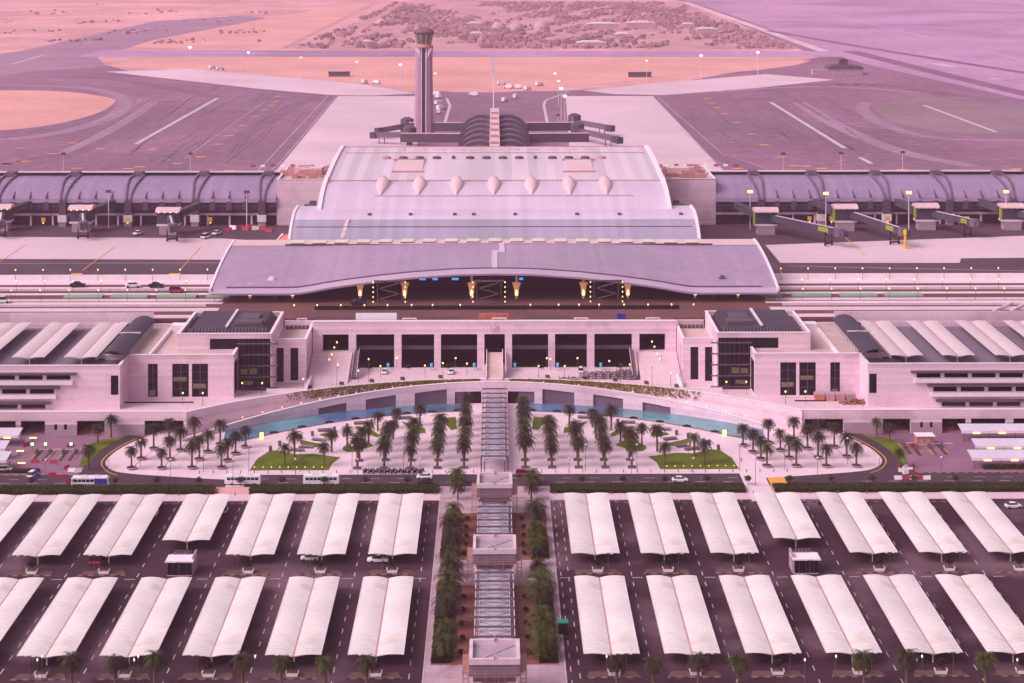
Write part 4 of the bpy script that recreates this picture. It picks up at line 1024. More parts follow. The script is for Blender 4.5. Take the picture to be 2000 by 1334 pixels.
# tier 2
mb = MB(); H2 = 92.4
p2 = [(812,30),(812,38.3)]
for i in range(1, 13):
    a = i/12; p2.append((812+26*a, 38.3+9.6*math.sin(a*math.pi/2)**.85))
p2 += [(850,47.9),(850,30)]
mb.extr(p2, -H2, H2); mb.build('middle_roof', M['metal_roof2'], root)
mb = MB(); lowp = [(y-.12, z+.06) for y, z in p2 if 811 < y <= 826.5 and z > 35]; mb.extr(lowp+[(y+.3, z-.3) for y, z in lowp[::-1]], -H2+.3, H2-.3); mb.build('lower_shade_band', mat('metal_roof_shade', (.36,.32,.42), .45, .06, .03, .03, .5, panel=(0,3.1,.08)), root)  # shade on the steep lower slope, put in as a darker sheet colour
mb = MB()
for yy, zz in ((819.0, 42.9),(826.2,45.5)): mb.box(-H2+2, H2-2, yy, yy+.35, zz-.3, zz+.35)
mb.build('roof_rail', M['louvre'], root)
for i, px in enumerate((722,802,888,925,1006,1127,1210,1330)):
    x = XY(px, 830); mb = MB(); mb.box(x-.8, x+.8, 829, 831, 46.0, 47.6); mb.build('roof_vent', M['louvre'], root)
mb = MB()
for q in (-1, 1): mb.extr([(y-.2, z+.5) for y, z in p2[1:-1]]+[(850,30),(811,30)], q*(H2+.02), q*(H2+1.2))
mb.build('edge_beam', M['coping'], root)
mb = MB(); mb.add([(-70,812.5,38.4),(-68.4,812.5,38.4),(-66.6,824,45.4),(-68.2,824,45.4),(-70,812.5,39.2),(-68.4,812.5,39.2),(-66.6,824,46.0),(-68.2,824,46.0)], [(3,2,1,0),(4,5,6,7),(0,1,5,4),(1,2,6,5),(2,3,7,6),(3,0,4,7)]); mb.box(-.6,.6,812,813,38.5,39.2); mb.build('roof_ladder', M['canopy_pale'], root)
# tier 3
H3 = 82.5
p3 = [(840,40),(840,47.7)]
for i in range(1, 11):
    a = i/10; p3.append((840+33*a, 47.7+8.3*math.sin(a*math.pi/2)**.9))
p3b = [(873,56.0),(873,56.5)]
for i in range(1, 15):
    a = i/14; p3b.append((873+96*a, 56.5+4.9*math.sin(a*math.pi/2)))
p3 = p3[:-1]+[(873,56.0),(873,40)]
mb = MB(); mb.extr(p3, -H3+1.5, H3-1.5); mb.build('lower_main_roof', M['metal_roof2'], root)
mb = MB(); mb.extr(p3b+[(969,30),(873,30)], -H3+1, H3-1); mb.build('main_roof', M['metal_roof'], root)
def proof(prof, y):
    for (a, za), (b, zb) in zip(prof, prof[1:]):
        if a <= y <= b and b > a: return za+(zb-za)*(y-a)/(b-a)
    return prof[-1][1]
for q in (-1, 1):
    mb = MB(); rings = []
    pts = [(839.5,46.5)]+[(a, b) for a, b in p3[1:-2]]+[(873,57)]+p3b[2:]
    for y, z in pts: rings.append([(q*(H3-1.4),y,z-1.5),(q*(H3+.6),y,z-1.5),(q*(H3+.6),y,z+.9),(q*(H3-1.4),y,z+.9)])
    if q < 0: rings = [r[::-1] for r in rings]
    loft(mb, rings); mb.build('edge_ribbon', M['coping'], root)
for a in ((-H3+2, H3-2, 873.0, 873.3, 56.5, 56.9), (-H3+4,H3-4,945,945.3,proof(p3b,945),proof(p3b,945)+.35), (-H3+1,H3-1,968.2,969,61.0,61.7)): mb = MB(); mb.box(*a); mb.build('roof_rail', M['gutter'], root)
mb = MB(); zz = proof(p3, 851.5); mb.box(-57, 66, 851.2, 851.5, zz-.2, zz+.3); mb.build('roof_rail', M['gutter'], root)
zb = proof(p3, 853)
for i, px in enumerate((747,819,892,965,1038,1112,1183)):
    x = XY(px, 863); mb = MB(); n = 12; rings = []
    for j in range(9):     # teardrop shell: broad and high at the back, pointed in front
        t_ = j/8; y = 852.5+19.5*t_; w_ = 3.4*math.sin(math.pi*min(1, t_*.62+.02))**.9; zb_ = proof(p3, y)-.4; hgt = 1.1+2.6*t_**1.1
        if j == 8: w_ *= .82
        rings.append([(x+w_*math.cos(math.pi*k/n), y, zb_+hgt*math.sin(math.pi*k/n)) for k in range(n+1)])
    loft(mb, [r[::-1] for r in rings]); mb.build('teardrop_rooflight', M['canopy_pale'], root, smooth=True)
for i, px in enumerate((755,788,820,853,886,918,950,982,1014,1046,1079,1111,1143,1175)):
    x = XY(px, 927); z = proof(p3b, 928); mb = MB()
    if i in (4, 9): mb.box(x-.9, x+.9, 927, 929, z-.2, z+1.4)
    else: mb.lathe([(2.3,0),(2.3,.7),(1.9,1.2),(.4,1.4)], 14); mb.v = [(a+x, b*.8+928, c+z-.1) for a, b, c in mb.v]
    mb.build('roof_vent', M['louvre' if i not in (0,13) else 'gutter'], root)
for px in (800, 1131):
    x = XY(px, 905); z0, z1 = proof(p3b, 890), proof(p3b, 920)
    mb = MB(); mb.add([(x-6.8,893,z0+.3),(x+6.8,893,z0+.3),(x+6.8,920,z1+.9),(x-6.8,920,z1+.9),(x-6.8,893,z0-.8),(x+6.8,893,z0-.8),(x+6.8,920,z1-.8),(x-6.8,920,z1-.8)], [(0,1,2,3),(7,6,5,4),(0,4,5,1),(1,5,6,2),(2,6,7,3),(3,7,4,0)])
    mb.build('roof_hatch', M['canopy_pale'], root)
    mb = MB(); mb.box(x-8.5, x+8, 892.2, 892.6, z0, z0+.9); mb.box(x-9 if px < 900 else x-8, x+8 if px < 900 else x+9, 920.2, 920.6, z1+.3, z1+1.3); mb.build('hatch_rail', M['gutter'], root)
for i in range(13):
    x = -60+i*10; w_ = 3 if abs(x) < 45 else 1.8; 
    if abs(x) > 50: continue
    mb = MB(); mb.box(x-w_, x+w_, 955, 961, 60.8, 61.8); mb.build('roof_plate', M['canopy_pale'], root)
# body under the roofs
mb = MB(); mb.box(-88, 88, 795, 968, AH, 38.0); mb.box(-80,80,841,968,38.0,47); mb.build('body', M['soffit'], root)
# glass facade under the canopy
mb = MB(); mb.grid(lambda u, v: (-88+176*u, 772, DH+(ctop(-88+176*u, 772)-1.4-DH)*v), 44, 6); mb.build('glass_facade', mat('facade_glass', (.022,.010,.013), .3, .2, .05, .1, .8, spec=.35, seam=[(2,2.4,.1,2.2),(0,4.5,.03,2.0)]), root)
mb = MB(); mb.box(-HW+4, HW-4, 745, 772, DH+.02, DH+.22); mb.build('kerb_floor', M['soffit'], root)
mb = MB()
for k in range(46): 
    x = -72+k*3.2
    mb.box(x, x+.5, 726.2, 726.7, DH, DH+1.1)
mb.box(-73, 75, 727, 727.8, DH, DH+1.5); mb.build('kerb_wall', M['dark'], root)
# lit cone capitals on the entrance columns
for i, px in enumerate((571,703,790,921,1009,1140,1227,1359,1443,488)):
    x = XY(px, 746); z0 = 25.4; zt = 31.5; ytop = ctop(x, 748)-1.5
    c = MB(); c.tube((x,748,DH), (x,748,z0+.8), .45, .45, 10); c.tube((x,748,zt), (x,748,max(ytop, zt+.2)), .5, .6, 10); c.build('column', M['coping'], root)
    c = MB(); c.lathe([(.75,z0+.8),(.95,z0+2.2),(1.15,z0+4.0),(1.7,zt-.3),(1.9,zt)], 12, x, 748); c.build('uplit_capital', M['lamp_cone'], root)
    c = MB(); c.lathe([(.6,z0+1.0),(.62,z0+2.4),(.2,z0+3.4)], 8, x, 747.0); c.build('column_lamp', M['lamp_warm'], root)
# tree columns at the outer ends
for s in (-1, 1):
    for px in (1395, 1480):
        x = s*abs(XY(px, 746)); c = MB(); 
        for dx in (-3,-1,1,3):
            for dy in (-1, 1): c.bar((x, 748, DH+1), (x+dx, 748+dy*1.5, ctop(x, 748)-1.3), .3)
        c.box(x-.9, x+.9, 747.2, 748.8, DH, DH+1.4); c.build('branching_column', M['steel'], root)
    c = MB(); c.box(*SX(s, 86, 112), 768, 772.5, DH, 29); c.build('side_glazing', M['glass'], root)
# blue screens under the canopy
for px, w_ in ((825,3.2),(850,2.6),(889,3.4),(1018,2.0)):
    x = XY(px, 764); c = MB(); z = 179-(545+138)*764/F; c.box(x-w_*.42, x+w_*.42, 764, 764.3, z-.4, z+.5); c.build('information_screen', M['lamp_blue'], root)
for px in (760, 955, 1185):   # stair towers
    x = XY(px, 735); t = thing('stair_tower', 'open scaffold stair tower with flanking lights under the canopy, %s' % {760:'left of the middle',955:'in the middle',1185:'right of the middle'}[px], 'stair tower', (x, 735, DH))
    c = MB()
    for dx in (-5, 5): c.bar((dx,4,0), (dx,4,9), .35)
    for k in range(4): c.bar(((-4 if k%2 else 4),2,k*2.2), ((4 if k%2 else -4),2,k*2.2+2.2), .8, .3)
    c.bar((-6.5,4,9.2), (6.5,4,9.2), .7); c.build('stair_frame', M['louvre'], t)
    for dx in (-6.6, 6.6):
        for k in range(5):
            c = MB(); c.box(dx-.2, dx+.2, 1, 1.4, 1+k*2.0, 1.5+k*2.0); c.build('lamp', M['lamp_y'], t)
# terminal side terraces (little roofs either side of the tiers)
for s in (-1, 1):
    mb = MB(); mb.box(*SX(s, H3+1, 94), 853, 866, 30, 45.4); mb.build('side_roof', M['stone'], root)
    mb = MB(); mb.box(*SX(s, 86, 91), 856, 861, 45.4, 47.2); mb.box(*SX(s,86,89),862.5,865,45.4,48.2); mb.build('roof_plant', M['louvre'], root)
for x0, x1, y in ((-108,-93.5,815),):
    t = thing('tent_roof', 'tilted salmon red sheet roof beside the left end of the middle terminal roof', 'sheet roof')
    mb = MB(); mb.add([(-103,818,32),(-93.6,818,33),(-93.6,832,38.0),(-98,832,37.4)], [(0,1,2,3),(3,2,1,0)]); mb.box(-103,-93.6,817.8,818,AH,32); mb.build('sheet', mat('salmon', (.75,.20,.15), .7, .2, .3, .1), t)
    mb = MB(); mb.bar((-103.4,817.5,32.4),(-98.2,832,37.9),.5); mb.build('edge', M['coping'], t)

# ================================================================== SIDE BLOCKS AND PIERS
for s in (-1, 1):
    x1 = s*115.5 if s < 0 else 117.5
    t = thing('link_block', 'windowless pale stone block joining the terminal to the %s pier' % side(s), 'building')
    mb = MB(); x0, x1 = SX(s, 82.6, abs(x1)); box_bldg(mb, x0, x1, 951, 1000, AH, 46.4); mb.build('wall', M['stone'], t)
    mb = MB(); mb.box(x0+.7, x1-.7, 951.7, 999.3, 44.6, 45.2); mb.build('roof', M['roofdeck'], t)
    mb = MB(); mb.box(x0, x1, 950.8, 951.9, 46.4, 46.6); mb.box(*SX(s, abs(x1 if s>0 else x0)-1, abs(x1 if s>0 else x0)+.1), 951.9, 1000, 46.4, 46.6); mb.build('coping', M['coping'], t)
    mb = MB(); random.seed(4+s)
    for k in range(26):
        xx = s*random.uniform(87, 113); yy = random.uniform(955, 995); w_ = random.uniform(1, 4); mb.box(xx-w_, xx+w_, yy, yy+random.uniform(1.5, 4), 45.2, 45.2+random.uniform(1, 4))
    mb.build('roof_plant', M['gutter'], t)
    mb = MB(); mb.box(s*100-6, s*100+6, 975, 984, 45.2, 49); mb.box(s*108-2,s*108+2,986,990,45.2,48); mb.build('plant_housing', M['canopy_pale'], t)

def pier(s):
    a = 117.6 if s > 0 else 115.6; L_ = 290
    t = thing('concourse_pier', 'long tube-roofed grey concourse pier with dark hoop ribs running off to the %s edge' % side(s), 'pier')
    prof = [(951,28.6),(950,31),(949,34.5),(949.6,36.6),(951.5,38.6),(955,40.7),(960,42.6),(967,44),(978,44.8),(990,44.6),(1000,40),(1004,28.6)]
    mb = MB(); x0, x1 = SX(s, a, L_)
    mb.extr(prof[2:]+[(952.2,28.6),(952.2,34.5)], x0, x1); mb.build('tube_roof', M['pier'], t)
    mb = MB(); mb.extr([(951.2,28.6),(950.2,31),(949.8,34.5),(952.1,34.5),(952.1,28.6)], x0, x1); mb.build('glazing', M['pier_glass'], t)
    mb = MB(); mb.box(x0, x1, 979, 981, 44.6, 46.1); mb.build('roof_walkway', M['dark'], t)
    mb = MB(); mb.box(x0, x1, 984.5, 986, 45.2, 46.3); mb.build('ridge_capping', M['coping'], t)
    mb = MB(); mb.box(x0, x1, 950.6, 1003, 27.5, 28.6); mb.build('floor_slab', M['stone_dark'], t)
    mb = MB(); mb.box(x0, x1, 957, 958, AH, 27.5); mb.build('undercroft', M['louvre'], t)
    # ribs and columns
    cols_px = [513,383,253,126,-2,-130,-258] if s < 0 else [1486,1604,1732,1855,1978,2102,2225]
    for i, px in enumerate(cols_px):
        xc = XY(px, 951)
        if abs(xc) > L_-5: continue
        for d in (-3.0, 3.0):
            mb = MB(); rings = []
            for j, (y, z) in enumerate(prof[2:11]):
                y_, z_ = prof[2:11][j]; 
                nx_, nz_ = (-.9, .2) if y < 953 else (-.5, .7) if y < 965 else (0, .9)
                f_ = min(1, abs(y-949)/16); xx = xc+d*(.35+.65*f_)
                rings.append([(xx-.45,y+nx_*1.1,z+nz_*1.1),(xx+.45,y+nx_*1.1,z+nz_*1.1),(xx+.45,y+.5,z-.5),(xx-.45,y+.5,z-.5)])
            loft(mb, rings); mb.build('hoop_rib', M['rib'], t)
        mb = MB(); mb.add([(xc-2.0,948.4,28.0),(xc+2.0,948.4,28.0),(xc+1.8,948.0,35.6),(xc-1.8,948.0,35.6),(xc-2.0,951.5,28.0),(xc+2.0,951.5,28.0),(xc+1.8,951.5,35.6),(xc-1.8,951.5,35.6)], [(0,1,2,3),(7,6,5,4),(0,4,5,1),(1,5,6,2),(2,6,7,3),(3,7,4,0)]); mb.build('rib_foot', M['louvre'], t)
        mb = MB(); mb.box(xc-2.3, xc+2.3, 947.6, 951.4, 24.4, 28.0); mb.build('column_head', M['coping'], t)
        mb = MB(); mb.box(xc-1.9, xc+1.9, 948, 951, AH, 24.4); mb.build('column', M['stone_dark'], t)
        mb = MB(); mb.box(xc-2.4, xc+2.4, 976, 982, 45, 47.2); mb.build('roof_hatch', M['rib'], t)
        dirn = 1 if s > 0 else -1
        for k in range(1, 4):
            xf = xc+dirn*(34.8*k/4)
            if abs(xf) > L_-3: continue
            mb = MB(); mb.add([(xf-.25,949.2,36.6),(xf+.25,949.2,36.6),(xf+.25,953.5,40.0),(xf-.25,953.5,40.0),(xf-.25,948.4,37.4),(xf+.25,948.4,37.4)], [(0,1,2,3),(0,3,4),(1,5,2),(4,3,2,5),(0,4,5,1)]); mb.build('roof_fin', M['louvre'], t)
            mb = MB(); mb.box(xf-1.4, xf+1.4, 949.0, 950.2, 30.4, 35.0); mb.build('facade_panel', M['louvre'], t)
        for k in range(1, 4):
            xf = xc+dirn*(34.8*(k-.5)/3)+0
            if abs(xf) < L_-3: mb = MB(); mb.box(xf-.45, xf+.45, 951.4, 952.4, AH, 27.5); mb.build('undercroft_column', M['stone'], t)
pier(-1); pier(1)
for px in (87, 251, 412, 1582, 1625, 1735, 1891):   # yellow gate signs
    p = XY(px, 938); t = thing('gate_sign', 'small yellow sign on a post before the %s pier, %s' % (side(px-966), {87:'leftmost of three',251:'middle of three',412:'nearest the terminal',1582:'nearest the terminal',1625:'beside the second jet bridge',1735:'beside the third jet bridge',1891:'farthest from the terminal'}[px]), 'gate sign', (p, 938, AH), 0, 'yellow gate signs')
    b = MB(); b.tube((0,0,0), (0,0,5), .15); b.build('post', M['steel'], t)
    b = MB(); b.box(-1.0, 1.0, -.3, .3, 4.4, 6.4); b.build('sign_box', M['yellow'], t)
    b = MB(); b.box(-.35, .35, -.4, -.31, 3.4, 4.1); b.build('sign_lamp', M['lamp_warm'], t)

# jet bridges
def jet_bridge(x, y, ang, length, lab, green, s):
    t = thing('jet_bridge', lab, 'jet bridge', (x, y, AH))
    b = MB(); b.box(-4.5, 4.5, -3.2, 3.2, 0, 4.6); b.build('base', M['stone_dark'], t)
    b = MB(); b.box(-5.8, 5.8, -3.4, 3.4, 4.6, 5.6); b.build('plinth', M['coping'], t)
    b = MB(); b.box(-5.6, 5.6, -3.2, 3.2, 5.6, 12.2); b.build('rotunda', M['navy'], t)
    b = MB(); prof = []
    for i in range(9):
        a = R(20+i*17.5); prof.append((-math.cos(a)*5.2, 12.2+math.sin(a)*2.2-.6))
    prof += [(5.0, 11.8), (-5.0, 11.8)]
    b.extr(prof, -6.2, 6.2); b.build('arched_roof', M['canopy_pale'], t)
    for k in range(4): c = MB(); c.box(-4.6+k*3, -4.1+k*3, -5.3, -5.0, 11.6, 12.1); c.build('eave_lamp', M['lamp_warm' if s < 0 else 'white_steel'], t)
    b = MB(); q = -s; b.bar((q*5, 3, 10), (q*13, 16, 12.5), 3.0, 3.4); b.build('link_corridor', M['navy'], t)
    if green:
        b = MB(); b.box(-6.5-q*0, -5.62, -3.6, -.4, 5.8, 12.0) if True else None; b.build('green_panel', M['lime'], t)
    d = Vector((math.sin(ang), -math.cos(ang), 0)); e = d*length; n = Vector((-d.y, d.x, 0))
    st = Vector((3.5*s if s > 0 else 1.0, -3.4, 8.6)); 
    b = MB(); b.bar(st, st+d*length*.55+Vector((0,0,-.6)), 3.2, 3.2); b.build('tunnel', M['navy'], t)
    b = MB(); b.bar(st+d*length*.45+Vector((0,0,-.4)), st+d*length*.9+Vector((0,0,-1.0)), 2.7, 2.7); b.build('inner_tunnel', M['navy'], t)
    b = MB(); b.bar(st+d*2+Vector((0,0,1.7)), st+d*length*.88+Vector((0,0,.75)), .9, .2); b.build('tunnel_cap', M['white_steel'], t)
    if green: b = MB(); g0 = st+d*length*.68; g1 = st+d*length*.82; b.bar(g0+Vector((0,0,-.6)), g1+Vector((0,0,-.8)), 2.9, 2.3); b.build('green_panel', M['lime'], t)
    cx_ = st+d*length*.95+Vector((0,0,-1.0)); b = MB(); b.lathe([(2.6,-1.8),(2.6,1.8),(.5,2.2)], 10); b.v = [(v[0]+cx_.x, v[1]+cx_.y, v[2]+cx_.z) for v in b.v]; b.build('cab', M['rib'], t)
    b = MB(); b.bar(cx_, cx_+d*4.5+Vector((0,0,-.2)), 3.4, 3.0); b.build('cab_hood', M['navy'], t)
    w0 = st+d*length*.8; b = MB()
    for q in (-1, 1):
        u = w0+n*q*2.4; b.bar((u.x,u.y,7), (u.x,u.y,1.2), .5); b.bar((u.x,u.y,6.5), (w0.x,w0.y,4), .3)
        b.tube((u.x-.4,u.y,.8), (u.x+.4,u.y,.8), .8, n=10)
    b.bar((w0.x-n.x*2.6,w0.y-n.y*2.6,1.3), (w0.x+n.x*2.6,w0.y+n.y*2.6,1.3), .8); b.build('drive_column', M['black'], t)
for i, (px, py, ex, ey, nm) in enumerate(((1495,457,1630,478,'nearest the terminal'),(1650,450,1752,477,'second from the terminal'),(1808,448,1890,458,'third from the terminal'),(1975,448,2120,470,'at the photo edge'))):
    a = P(px, py, AH); b_ = P(ex, ey+5, AH); d = b_-a; ang = math.atan2(d.x, -d.y)
    jet_bridge(a.x, a.y, ang, d.length, 'dark jet bridge with lime panels on the right apron, %s' % nm, True, 1)
for px, py, nm in ((160,452,'second from the left edge'),(330,457,'nearest the terminal'),(2,450,'at the left edge of the photo')):
    a = P(px, py, AH); jet_bridge(a.x, a.y, R(14), 24, 'dark jet bridge folded short against the left pier, %s' % nm, False, -1)

# ================================================================== CENTRAL PIER
t = thing('central_pier', 'round-backed dark pier of two louvred shells with a pale spine, behind the terminal roof', 'pier')
for s in (-1, 1):
    for k in range(11):
        y0 = 985+k*32
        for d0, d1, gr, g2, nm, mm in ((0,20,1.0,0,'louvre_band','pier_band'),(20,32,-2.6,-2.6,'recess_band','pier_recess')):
            def shell(y, grow):
                return [(s*(3.2+(21.0+grow)*math.sin(R(a))**.85), y, AH+(21.5+grow)*max(math.cos(R(a)),0)**.55-(1.6 if a == 0 else .5 if a == 10 else 0)) for a in (0,10,20,30,40,50,60,68,75,81,86,90)]
            if y0+d1 > 1332: continue
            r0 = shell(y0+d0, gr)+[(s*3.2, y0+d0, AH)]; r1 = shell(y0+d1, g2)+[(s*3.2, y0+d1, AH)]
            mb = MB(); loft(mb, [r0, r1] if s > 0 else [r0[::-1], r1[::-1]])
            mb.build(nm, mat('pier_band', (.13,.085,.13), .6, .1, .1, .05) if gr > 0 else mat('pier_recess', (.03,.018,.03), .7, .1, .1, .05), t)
mb = MB(); mb.box(-3.2, 3.2, 984, 1332, AH, 46.2)
mb.build('spine', M['canopy_pale'], t)
for k in range(9):
    mb = MB(); y0 = 1000+k*36; mb.box(-2.6, 2.6, y0, y0+3.0, 46.2, 47.6); mb.build('spine_frame', M['gutter'], t)
mb = MB(); mb.box(-9, -6, 985, 986, 50, 62) if False else None
# side arms with jet bridges
def arm(x0, x1, y, h, s, k):
    mb = MB(); mb.bar((x0, y, AH+h), (x1, y+6, AH+h-.5), 4.5, 6.0); mb.build('bridge_corridor', M['louvre'], t)
    mb = MB(); mb.bar((x0, y, AH+h+3.1), (x1, y+6, AH+h+2.6), 3.6, .3); mb.build('corridor_cap', M['canopy_pale'], t)
for s in (-1, 1):
    arm(s*24, s*66, 1255, 11, s, 0); arm(s*24, s*64, 1335, 10, s, 1)
for i, (px, py, ex, ey, nm) in enumerate(((1128,276,1212,291,'near right'),(1122,258,1197,267,'far right'),(800,284,725,280,'near left'),(795,266,735,272,'far left'))):
    a = P(px, py, AH); b_ = P(ex, ey, AH); d = b_-a
    u = thing('jet_bridge', 'small dark jet bridge beside the central pier, %s' % nm, 'jet bridge', a)
    c = MB(); c.lathe([(5,3),(5,13),(2,14.5)], 12); c.box(-2,2,-2,2,0,3); c.build('rotunda', M['louvre'], u)
    c = MB(); c.bar((0,0,8), (d.x*.85, d.y*.85, 6.5), 3.4, 3.6); c.build('tunnel', M['rib'], u)
    c = MB(); c.bar((d.x*.85, d.y*.85, 6.2), (d.x, d.y, 6.0), 5, 4.4); c.build('cab', M['navy'], u)
    c = MB(); q = d*.72
    for w_ in (-2, 2): c.bar((q.x+w_, q.y, 5), (q.x+w_, q.y, 0), .5)
    c.build('drive_column', M['black'], u)

# ================================================================== CONTROL TOWER
TZ = 1340.0; tx = XY(828, TZ)
t = thing('control_tower', 'tall air traffic control tower with a dark central slot and flared glass cab', 'control tower', (tx, TZ, AH))
for s in (-1, 1):
    mb = MB(); rings = []
    for z, w_ in ((0,7.6),(15,7.1),(35,6.6),(55,6.35),(64,6.4),(68.5,6.8)):
        inn = 1.35 if z < 56 else 1.35
        rg = [(s*inn, -4.6, z), (s*(inn+1.2), -5.2, z), (s*w_*.75, -4.4, z), (s*w_, -1.8, z), (s*w_, 2.5, z), (s*w_*.7, 5, z), (s*inn, 5.4, z)]
        rings.append(rg if s > 0 else rg[::-1])
    loft(mb, rings); mb.build('shaft', mat('tower_shaft', (.42,.25,.36), .8, .06, .1, .05, seam=[(2,4,.03,.85)]), t)
    mb = MB(); mb.bar((s*1.7,-5.1,3), (s*1.7,-5.1,60), .7, .5); mb.add([(s*1.4,-5.0,60),(s*1.4,-5.0,68.5),(s*6.5,-5.0,68.5),(s*3.2,-5.3,62),(s*1.4,-4.4,60),(s*1.4,-4.4,68.5),(s*6.5,-2,68.5),(s*3.2,-4.4,62)], [(0,1,2,3),(7,6,5,4),(0,4,5,1),(1,5,6,2),(2,6,7,3),(3,7,4,0)]); mb.build('slot_trim', M['coping'], t)
mb = MB(); mb.box(-1.3, 1.3, -4.2, 4.8, 0, 68.5); mb.build('slot', M['louvre'], t)
for k in range(16):
    mb = MB(); mb.box(-1.5, 1.5, -4.6, -4.2, 4+k*4, 4.5+k*4); mb.build('slot_bar', M['rib'], t)
mb = MB(); mb.lathe([(7.0,68.5),(7.3,69.6),(7.0,70.4),(5.6,70.5),(5.6,71.5)], 20); mb.build('balcony', M['gutter'], t)
mb = MB(); mb.lathe([(5.4,71.3),(6.0,74),(7.0,79.2)], 20); mb.build('cab_glass', mat('cab_glass', (.14,.13,.11), .3, .2, .4, .1), t)
for k in range(10):
    a = k*math.pi/5; mb = MB(); mb.bar((5.5*math.cos(a),5.5*math.sin(a),71.3), (7.1*math.cos(a),7.1*math.sin(a),79.2), .3); mb.build('mullion', M['coping'], t)
mb = MB(); mb.lathe([(7.1,79.0),(7.9,79.8),(8.0,80.6),(6.4,82.2),(3,83.4),(.4,83.8)], 24); mb.build('cab_roof', mat('cab_roof', (.20,.11,.11), .8, .1, .3, .05), t)
mb = MB(); mb.box(2,3.2,-1,0,83,85.2); mb.box(4.4,6.8,-1,1.5,81.5,83.6); mb.tube((-2,0,83),(-2,0,86.5),.12); mb.build('roof_antenna', M['gutter'], t)

# ================================================================== PALMS
def palm(seed, trunk_h, cr, nf=44, m='palm'):
    rnd = random.Random(seed); t = thing('palm_tree', '', 'palm tree')
    b = MB(); n = 7; rings = []; lean = rnd.uniform(-.25, .25)
    for k in range(8):
        q = k/7; z = trunk_h*q; r = .30-.10*q+(.10 if k == 7 else 0)+(.05 if k % 2 else 0)
        rings.append([(lean*q*q+r*math.cos(2*math.pi*i/n), r*math.sin(2*math.pi*i/n), z) for i in range(n)])
    loft(b, rings); b.build('trunk', M['trunk'], t)
    c = MB()
    for f in range(nf):
        az = f*2.399963+rnd.uniform(-.2, .2); q = f/nf
        el = R(78-115*q+rnd.uniform(-8, 8)); L_ = cr*rnd.uniform(.88, 1.12)*(1.0 if q > .15 else .8)
        dirh = Vector((math.cos(az), math.sin(az), 0)); sidev = Vector((-math.sin(az), math.cos(az), 0))
        p = Vector((lean, 0, trunk_h+.1)); steps = 9; e = el; pts = [p.copy()]
        for k in range(steps):
            e -= R(9.5 if q < .6 else 6)*(1+k*.12); p = p+(dirh*math.cos(e)+Vector((0,0,1))*math.sin(e))*L_/steps; pts.append(p.copy())
        for k in range(1, steps+1):
            tt = k/steps; wd = cr*.22*math.sin(math.pi*min(1, tt*.85+.12))**.7
            a, b_ = pts[k-1], pts[k]
            for sg in (-1, 1):
                for h in (0, .5):
                    base = a.lerp(b_, h); tip = base+sidev*sg*wd*rnd.uniform(.85, 1.1)+(b_-a).normalized()*wd*.55+Vector((0,0,-wd*rnd.uniform(.15, .45)))
                    w_ = (b_-a)*.22
                    c.add([base-w_*.6, base+w_, tip], [(0,1,2) if sg > 0 else (0,2,1)])
        c.add([pts[0]+sidev*.06, pts[0]-sidev*.06, pts[4]-sidev*.04, pts[4]+sidev*.04], [(0,1,2,3)])
    # skirt of dead stubs
    for k in range(14):
        a = k*.45; d = Vector((math.cos(a), math.sin(a), 0)); p0 = Vector((lean,0,trunk_h-.1)); c.add([p0, p0+d*.5+Vector((0,0,-.2)), p0+d*.45+Vector((0,0,-.6))], [(0,1,2)])
    c.build('crown', M[m], t); return t
PA = [Proto(palm(11, 5.6, 3.3)), Proto(palm(12, 5.2, 3.1)), Proto(palm(13, 6.2, 3.4)), Proto(palm(14, 5.4, 3.2, 40, 'palm2'))]
PB = [Proto(palm(21, 4.6, 4.8, 40, 'palm2')), Proto(palm(22, 5.4, 4.5, 38)), Proto(palm(23, 4.0, 5.0, 42, 'palm2'))]
kp = 0
def putpalm(pool, x, y, label, group, sc=None, z=.1):
    global kp; kp += 1
    pool[(kp*7+int(abs(x)*3))%len(pool)].put((x, y, z), random.uniform(0, 6.28), label, group, (sc or 1)*(random.uniform(.8, 1.18) if pool is PB else random.uniform(.9, 1.1)))
# dark round planters
def ring():
    t = thing('palm_planter', '', 'planter'); b = MB(); b.lathe([(1.35,0),(1.75,.55),(1.75,.7),(1.5,.7),(1.45,.5)], 16); b.build('rim', M['stone_dark'], t)
    c = MB(); c.lathe([(1.45,.40),(1.45,.55)], 14); c.build('soil', M['shrub'], t); return t
RG = Proto(ring())
bases = [[(245,645),(638,645),(1032,640),(1418,638)],[(372,520),(748,530),(1128,530),(1498,545)],[(535,390),(885,412),(1240,432),(1600,455)],[(735,268),(1063,285),(1400,330),(1730,365)]]
rn = ['front row', 'second row', 'third row', 'back row']
for s in (-1, 1):
    for r, rw in enumerate(bases):
        for i, (a, b) in enumerate(rw):
            p = P(220+a/6.667, 820+b/6.667); x = s*abs(p.x); j = i if s < 0 else 3-i
            cnt = ORD[3-i]
            RG.put((x, p.y, .1), 0, 'dark round planter, %s end of the plaza, %s, %s from the lawn' % (side(s), rn[r], cnt), 'round palm planters on the plaza ends')
            putpalm(PA, x, p.y, 'round planter palm, %s end of the plaza, %s, %s from the lawn' % (side(s), rn[r], cnt), 'palms in round planters on the plaza ends', 1.12, .5)
SQ = MB(); SQ.box(-1.3,1.3,-.9,.9,0,.5); 
t0 = thing('bench_block', '', 'bench'); SQ.build('seat', M['steel'], t0); b_ = MB(); b_.box(-1.1,1.1,-.7,.7,.5,.62); b_.build('top', M['louvre'], t0); SQP = Proto(t0)
rown = [8, 5, 4, 4, 2]
